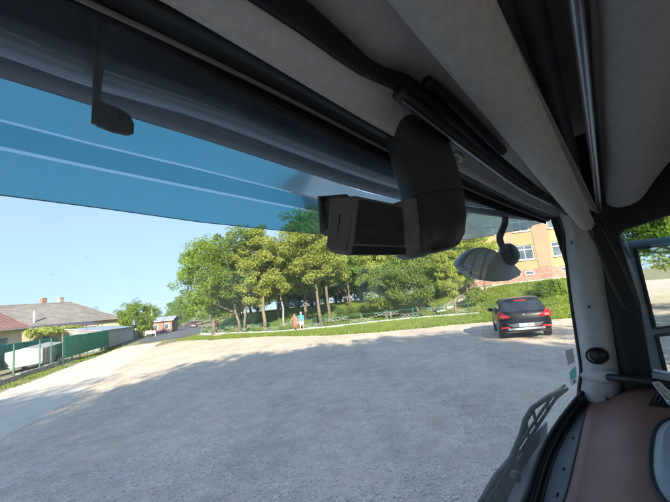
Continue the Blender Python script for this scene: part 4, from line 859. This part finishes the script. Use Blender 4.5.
# tray strip between dash and glass
f_in = off(f_base, -.018, .0)
ts = lo('defroster_tray', [f_in, mixf(f_in, f_edge, .06, dz=-.02), mixf(f_in, f_edge, .45, dz=-.02), mixf(f_in, f_edge, .93, dz=-.008), off(f_edge, .004, .001)], trayd, xs=dx, solid=.004)
MB().tube([T(off(f_base, -.012, .006)(x)) for x in dx], .008, 8).build('glass_base_seal', rubber, truck, smooth=True)
MB().tube([T(mixf(f_in, f_edge, .12, dz=-.008)(x)) for x in dx], .0045, 8).build('tray_bead', rubber, ts, smooth=True)
MB().tube([T(mixf(f_in, f_edge, .27, dz=-.017)(x)) for x in dx], .0022, 6).build('tray_groove', rubber, ts, smooth=True)
for x in (1.02, 1.13, 1.29, .85):
    p = Vector(T(mixf(f_in, f_edge, .66, dz=-.012)(x))); MB().sphere(p, (.009, .004, .004), 10, 6).build('tray_clip', black, ts, smooth=True)
MB().box(T((1.5, .372, -.45)), (.05, .03, .03)).build('corner_block', rubber, truck, bevel=.012, seg=3)
# cowl and wipers outside
lo('cowl', [off(f_base, .008, -.02), off(f_base, .03, -.085), off(f_base, .085, -.115), off(f_base, .12, -.2)], mat('grey_cowl', (.07, .085, .095), .55, (.055, .066, .075), 10), xs=dx)
for x, w_ in ((1.12, .03), (.9, .04)): MB().box(T((x, f_base(x)[1] + .055, f_base(x)[2] - .045)), (w_, .03, .03)).build('washer_block', wipermat, truck, bevel=.012, seg=3)
def wiper(bl, arm, claws):
    q = MB().tube([T(p) for p in arm], [.0075] * (len(arm) - 1) + [.011], 6, flat=1.6).build('wiper', wipermat, truck, smooth=True)
    MB().tube([T(p) for p in bl], .007, 6, flat=.7).build('blade', rubber, q, smooth=True)
    MB().tube([T((p[0] - .012, p[1] + .004, p[2] + .016)) for p in bl], .0055, 6).build('blade_frame', wipermat, q, smooth=True)
    for c in claws: MB().tube([T(p) for p in c], .006, 6).build('claw', wipermat, q, smooth=True)
wiper([(1.70, .46, -.466), (1.584, .475, -.474), (1.436, .50, -.524), (1.28, .52, -.570)], [(1.641, .465, -.455), (1.522, .485, -.456), (1.418, .51, -.470), (1.371, .525, -.500), (1.34, .535, -.540), (1.261, .55, -.592), (1.2, .57, -.63)],
      [[(1.522, .485, -.456), (1.50, .487, -.498)], [(1.418, .51, -.470), (1.41, .505, -.532)], [(1.371, .525, -.50), (1.345, .515, -.551)], [(1.58, .475, -.455), (1.60, .472, -.47)]])
wiper([(1.332, .54, -.606), (1.207, .55, -.632), (1.094, .56, -.665), (.85, .57, -.70)], [(1.321, .55, -.618), (1.242, .56, -.605), (1.167, .57, -.618), (1.07, .58, -.652), (.85, .59, -.71)], [[(1.242, .56, -.605), (1.25, .552, -.624)], [(1.167, .57, -.618), (1.15, .56, -.648)], [(1.07, .58, -.652), (1.05, .565, -.672)]])
# stickers on the glass
def stick(P, c1, name): MB().add([T(p) for p in P], [(0, 1, 2, 3)]).build(name, c1, ws)
stick([(1.5, .388, -.275), (1.522, .367, -.267), (1.522, .37, -.318), (1.5, .388, -.326)], leafmat('mauve_sticker', (.40, .37, .44), (.40, .37, .44), .5), 'sticker')
stick([(1.5, .389, -.351), (1.522, .370, -.332), (1.522, .374, -.372), (1.5, .391, -.380)], leafmat('teal_sticker', (.09, .36, .40), (.09, .36, .40), .5), 'sticker')
stick([(1.5, .3912, -.381), (1.522, .3742, -.373), (1.522, .378, -.394), (1.5, .392, -.401)], leafmat('white_sticker', (.75, .75, .74), (.75, .75, .74), .5), 'sticker')
stick([(1.508, .3835, -.381), (1.514, .379, -.379), (1.514, .380, -.390), (1.508, .3845, -.392)], leafmat('blue_print', (.06, .14, .5), (.06, .14, .5), .5), 'sticker_print')
# outside sun visor with smoked lip
tubl = [(-.75, .56, .34), (-.3, .585, .36), (-.019, .596, .368), (.084, .605, .363), (.263, .615, .36), (.5, .615, .34), (.76, .61, .314), (1.105, .58, .295), (1.432, .5, .272), (1.72, .40, .245)]
tubu = [(-.75, .54, .40), (-.3, .565, .418), (-.02, .576, .425), (.081, .586, .426), (.26, .596, .439), (.5, .60, .42), (.754, .591, .398), (1.09, .56, .365), (1.41, .485, .33), (1.70, .39, .30)]
low_ = [(-.75, .70, .23), (-.3, .735, .233), (-.018, .749, .233), (.121, .765, .231), (.32, .777, .222), (.52, .778, .217), (.729, .769, .211), (1.031, .72, .196), (1.436, .66, .203), (1.90, .53, .258)]
vis = MB().loft([[T((a[0], a[1] - .15, a[2] + .15)) for a in tubu], [T((a[0], a[1] - .10, a[2] + .10)) for a in tubu], [T((a[0], a[1] - .035, a[2] + .035)) for a in tubu], [T((a[0], a[1] - .012, a[2] + .006)) for a in tubu],
   [T(((a[0] + c[0]) / 2, (a[1] + c[1]) / 2 - .012, (a[2] + c[2]) / 2 + .006)) for a, c in zip(tubu, tubl)], [T((a[0], a[1] - .006, a[2] + .012)) for a in tubl], [T(a) for a in tubl], [T((a[0], a[1] + .02, a[2] - .002)) for a in tubl]], closed=False).build('sun_visor', navy, truck, smooth=True)
q = vis.modifiers.new('sub', 'SUBSURF'); q.levels = 2; q.render_levels = 2
def lip_rows(t0, t1, n=3): return [[tuple(Vector(T((c[0], c[1] + .018, c[2] - .002))).lerp(Vector(T(a)), t) + Vector((0, .012 * math.sin(math.pi * t), .006 * math.sin(math.pi * t)))) for a, c in zip(low_, tubl)] for t in np.linspace(t0, t1, n)]
tm = [((a[0] + c[0]) / 2, (a[1] + c[1]) / 2 - .022, (a[2] + c[2]) / 2 - .002) for a, c in zip(tubu, tubl)]
tmf = prj(*tm); xt_ = list(np.linspace(-.7, 1.55, 40)); MB().tube([T(tmf(x)) for x in xt_], [.027 if x < 1.2 else .027 - .012 * (x - 1.2) / .35 for x in xt_], 20).build('visor_tube', mat('visor_tube_paint', (.36, .46, .62), .12, (.32, .41, .56), 3, coat=1), vis, smooth=True)
lip = MB().loft(lip_rows(0, .33), closed=False).build('smoked_lip', visorglass, vis, smooth=True)
visord = glassmat('smoked_streak_gap', (.085, .27, .315), rough=.08, boost=.7); streakm = glassmat('reflection_streak', (.38, .52, .56), rough=.25, boost=1.0)  # pale and dark bands put reflection streaks into the acrylic tint
for t0, t1, mm_, nm in ((.33, .352, streakm, 'reflection_streak'), (.352, .56, visord, 'streak_gap'), (.56, .592, streakm, 'reflection_streak'), (.592, 1, visorglass, 'lip_sheet')):
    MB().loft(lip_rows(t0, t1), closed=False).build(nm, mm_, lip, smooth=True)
MB().tube([T(a) for a in low_], .0012, 5).build('lip_edge', mat('lip_edge', (.35, .42, .48), .4), lip, smooth=True)
bk = MB().prism([T((.078, .50, .43)), T((.092, .50, .43)), T((.090, .56, .335)), T((.088, .56, .297)), (.079, .56, .297 + ZH), (.080, .56, .345 + ZH)], (0, .004, 0)).build('bracket', bracketm, vis)
P = [(.081, .298), (.085, .293), (.105, .289), (.124, .289), (.133, .294), (.134, .310), (.128, .324), (.115, .330), (.083, .336)]
MB().prism([T((x, .556, z)) for x, z in P], (0, .006, 0)).build('bracket_foot', bracketm, bk, bevel=.0015)
MB().tube([T((.114, .557, .312)), T((.114, .550, .312))], .0115, 18).build('washer', bracketm, bk, autos=R(40)); MB().tube([T((.114, .552, .312)), T((.114, .545, .312))], .006, 6).build('bolt', rubber, bk)
# front mirror hanging outside
arm = MB().tube([T(p) for p in dens([(1.50, .50, .30), (1.47, .50, .246), (1.43, .505, .205), (1.415, .512, .18), (1.44, .52, .155), (1.49, .525, .135)])], .013, 10).build('front_mirror', black, truck, smooth=True)
rim_ = [(1.26, .62, .087), (1.272, .62, .105), (1.31, .615, .132), (1.36, .605, .15), (1.41, .595, .155), (1.46, .58, .145), (1.52, .56, .115), (1.58, .54, .078), (1.625, .53, .04), (1.61, .53, .022), (1.54, .545, .008), (1.45, .567, .01), (1.37, .59, .022), (1.30, .61, .052)]
rim_ = [(p[0], .62 - (p[0] - 1.26) * .245, p[2]) for p in rim_]
b = MB(); cen_ = sum((Vector(p) for p in rim_), Vector()) / len(rim_)
def scl(k, d): return [T(cen_ + (Vector(p) - cen_) * k + Vector((.35, .9, .1)).normalized() * d) for p in rim_]
b.loft([scl(.97, -.006), scl(1.0, 0), scl(1.02, .012), scl(.95, .045), scl(.75, .075), scl(.4, .09)]).build('mirror_shell', mirror_house, arm, smooth=True, autos=R(60))
MB().add(scl(.955, -.012), [tuple(range(len(rim_)))]).build('mirror_face', mat('dust_and_reflection_grey', (.74, .72, .68), .45, (.66, .64, .60), 6), arm)  # matte grey holds the reflected ground along with the dust
MB().sphere(T((1.56, .54, .118)), (.062, .04, .05), 14, 9).build('mirror_joint', black, arm, smooth=True)
# cab shell, body behind, wheels
MB().box(T((.45, -.5, .60)), (2.44, 1.9, .05)).build('roof_skin', truckpaint, truck); lo('roof_front', [off(f_silver, .004, .012), off(f_silver, -.0, .05), lambda x: (x, .38, .58)], truckpaint)
MB().box(T((.45, -.5, .55)), (2.36, 1.75, .03)).build('ceiling', liner, truck); wall_open(-.73, 1.63, -1.37 + ZH, .57 + ZH, -1.36, .06, [(-.5, .36, -.55 + ZH, .3 + ZH), (.54, 1.4, -.55 + ZH, .3 + ZH)]).build('rear_wall', liner, truck); MB().add([T((-.55, -1.33, -.6)), T((1.45, -1.33, -.6)), T((1.45, -1.33, .35)), T((-.55, -1.33, .35))], [(0, 1, 2, 3)]).build('rear_window', sideglass, truck); MB().box(T((.45, -.4, -1.37)), (2.36, 1.9, .06)).build('floor', liner, truck)  # unseen rear windows added to bring daylight into the cab
lw = MB(); lw.box(T((-.75, -.5, -.93)), (.06, 1.75, .92)).box(T((-.75, -.5, .38)), (.06, 1.75, .4)).box(T((-.75, -1.05, -.15)), (.06, .6, .66)).box(T((-.75, .3, -.15)), (.06, .14, .66)); lw.build('left_door', liner, truck)
MB().add([T((-.75, .24, .2)), T((-.75, -.8, .2)), T((-.75, -.8, -.5)), T((-.75, .24, -.5))], [(0, 1, 2, 3)]).build('side_window', sideglass, truck)
lo('front_panel', [off(f_base, .16, -.15), off(f_base, .22, -.5), off(f_base, .2, -1.3)], truckpaint, xs=dx); MB().box(T((.45, .55, -1.75)), (2.4, .35, .5)).build('bumper', rubber, truck, bevel=.06)
MB().box(T((.45, -3.5, -1.45)), (1.0, 8.2, .35)).build('chassis', rubber, truck)
for y in (-.1, -5.5):
    for x in (-.55, 1.45):
        wq = MB().tube([T((x - .15, y, -1.9)), T((x - .13, y, -1.9)), T((x + .13, y, -1.9)), T((x + .15, y, -1.9))], [.46, .5, .5, .46], 24).build('wheel', rubber, truck, smooth=True, autos=R(35)); MB().tube([T((x - .155, y, -1.9)), T((x + .155, y, -1.9))], .28, 18).build('rim', silver, wq, autos=R(40))
# ------------------------------------------------------------------ dash camera hanging from the header
dc = empty('dash_camera', (0, 0, 0), R(44), 'black dash camera hanging from the header on a thick rounded mount', 'dash camera')
def oval_ring(c, ux, hw, th, n=20, pw=.6):
    out = []; ux = Vector(ux).normalized(); uy = Vector((0, 1, 0)) - ux * ux.y; uy.normalize()
    for a in np.linspace(0, 2 * math.pi, n + 1)[:-1]:
        ca, sa = math.cos(a), math.sin(a); out.append(T(Vector(c) + ux * hw * math.copysign(abs(ca) ** pw, ca) + uy * th * math.copysign(abs(sa) ** pw, sa)))
    return out
mnt = [((.622, .375, .385), .050, .03), ((.628, .368, .36), .060, .042), ((.633, .36, .315), .065, .048), ((.632, .35, .25), .066, .048), ((.628, .342, .19), .066, .046), ((.618, .338, .14), .064, .044), ((.604, .336, .10), .058, .04), ((.597, .335, .08), .046, .032), ((.593, .335, .072), .026, .018)]
MB().loft([oval_ring(c, (.97, -.18, .12), hw, th) for c, hw, th in mnt]).build('mount', camblack, dc, smooth=True, autos=R(60))
MB().loft([oval_ring((c[0] - .03, c[1] + .028, c[2] - .006), (.97, -.18, .1), hw * .85, th * .8) for c, hw, th in mnt[4:]]).build('mount_collar', camgrey, dc, smooth=True, autos=R(60))
# camera body: a rounded wedge; far end towards the glass
def body_ring(p_tb, p_tf, p_bf, p_bb): return p_tb, p_tf, p_bf, p_bb
TL, TR, BR, BL = Vector((.441, .385, .183)), Vector((.575, .355, .167)), Vector((.522, .357, .068)), Vector((.403, .385, .071))
bk_ = Vector((-.02, .055, .012)); bb_ = Vector((-.022, .035, .012))
b = MB(); P8 = [TL, TR, BR, BL, TL + bk_, TR + bk_, BR + bb_, BL + bb_]
b.add([T(p) for p in P8], [(0, 1, 2, 3), (7, 6, 5, 4), (0, 4, 5, 1), (1, 5, 6, 2), (2, 6, 7, 3), (3, 7, 4, 0)]); bd = b.build('body', camgrey, dc, bevel=.010, seg=4)
ins = lambda u_, v_, d: T(TL.lerp(TR, u_).lerp(BL.lerp(BR, u_), v_) + Vector((-.2, -1, 0)).normalized() * d)
MB().add([ins(.04, .07, .0012), ins(.97, .07, .0012), ins(.97, .80, .0012), ins(.04, .80, .0012)], [(3, 2, 1, 0)]).build('back_cover', camblack, bd)
MB().add([ins(.03, .835, .0012), ins(.98, .835, .0012), ins(.98, .97, .0012), ins(.03, .97, .0012)], [(3, 2, 1, 0)]).build('lower_strip', black, bd)
MB().loft([oval_ring((c[0], c[1], c[2]), (.97, -.18, .12), hw * 1.004, th * 1.004) for c, hw, th in (((.6283, .3424, .193), .0663, .0463), ((.6280, .3420, .190), .0663, .0462))], cap=False).build('part_line', rubber, dc)
MB().tube([T(p) for p in dens([(.585, .40, .33), (.57, .405, .345), (.55, .40, .352), (.50, .39, .345), (.42, .385, .352), (.30, .383, .362), (.15, .38, .372), (0, .378, .376)])], .0028, 7).build('power_cable', rubber, dc, smooth=True)
ink = mat('grey_print', (.12, .125, .14), .5)
def strokes(pts, w_): 
    for a, c in pts: MB().tube([ins(a[0], a[1], .0016), ins(c[0], c[1], .0016)], w_, 4).build('print_mark', ink, bd)
strokes([((.165, .56), (.15, .61)), ((.15, .61), (.165, .66)), ((.20, .56), (.185, .61)), ((.185, .61), (.20, .66)), ((.235, .56), (.235, .66)), ((.235, .61), (.265, .57)), ((.285, .56), (.285, .66)), ((.285, .56), (.31, .585)), ((.31, .585), (.285, .61)), ((.31, .635), (.285, .61)), ((.31, .635), (.285, .66)), ((.34, .57), (.34, .65)), ((.34, .57), (.37, .57)), ((.37, .57), (.37, .65)), ((.37, .65), (.34, .65))], .0009)
strokes([((.80, .56), (.86, .55)), ((.76, .60), (.90, .595)), ((.68, .635), (.92, .63))], .0006)
end = MB().prism([T(p) for p in (TL + Vector((-.001, .004, -.01)), BL + Vector((-.001, .004, .012)), BL + bb_ * .8 + Vector((-.002, 0, .012)), TL + bk_ * .8 + Vector((-.002, 0, -.012)))], (-.004, 0, 0)).build('end_cap', camgrey, bd, bevel=.001)
MB().tube([T(TL.lerp(BL, .3) + Vector((-.017, .02, 0))), T(TL.lerp(BL, .72) + Vector((-.017, .016, 0)))], .0014, 5).build('slot', rubber, bd)
# hollow hood towards the road
b = MB(); ho = [(.415, .46, .200), (.452, .42, .197), (.455, .43, .150), (.42, .47, .132)]
b.loft([[T((p[0], p[1], p[2])) for p in ho], [T((p[0] + .035, p[1] + .012, p[2] - .004)) for p in ho]], cap=False)
b.loft([[T((p[0] + .002, p[1] - .0, p[2])) for p in [(.424, .452, .190), (.446, .427, .188), (.448, .434, .158), (.428, .462, .146)]], [T((p[0] + .035, p[1] + .012, p[2] - .004)) for p in [(.424, .452, .190), (.446, .427, .188), (.448, .434, .158), (.428, .462, .146)]]], cap=True)
hd = b.build('lens_hood', black, dc); q = hd.modifiers.new('s', 'SOLIDIFY'); q.thickness = .004
# key fob lying at the end of the dashboard
kf = empty('key_fob', (0, 0, 0), R(44), 'white plastic key fob with ring lying on the far end of the dashboard', 'key fob')
kfm = mat('ivory_plastic', (.55, .50, .42), .4, (.35, .28, .2), 60); wht = mat('white_edge_plastic', (.7, .72, .72), .35)
z0 = -.345
def kp_(u_, v_): return T((1.405 + .0 * u_, .152 - u_ * .03 - v_ * .012, z0 - u_ * .055 + v_ * .006))
fr_ = [kp_(0, 0), kp_(.05, 1), kp_(.9, 1.5), kp_(1, .4), kp_(.95, -.4)]
MB().prism([kp_(0, .1), kp_(.05, .9), kp_(.9, 1.3), kp_(.95, -.1)], (.006, 0, 0)).build('plate', kfm, kf, bevel=.002)
MB().tube(fr_ + fr_[:1], .0028, 6, cap=False).build('rim', wht, kf, smooth=True)
MB().tube([T((1.405 + .004 * math.sin(2 * t), .112 - .019 * math.cos(t) , z0 - .057 + .010 * math.sin(t) - .004 * math.cos(t))) for t in np.linspace(0, 2 * math.pi, 21)], .0026, 6, cap=False).build('ring', wht, kf, smooth=True)
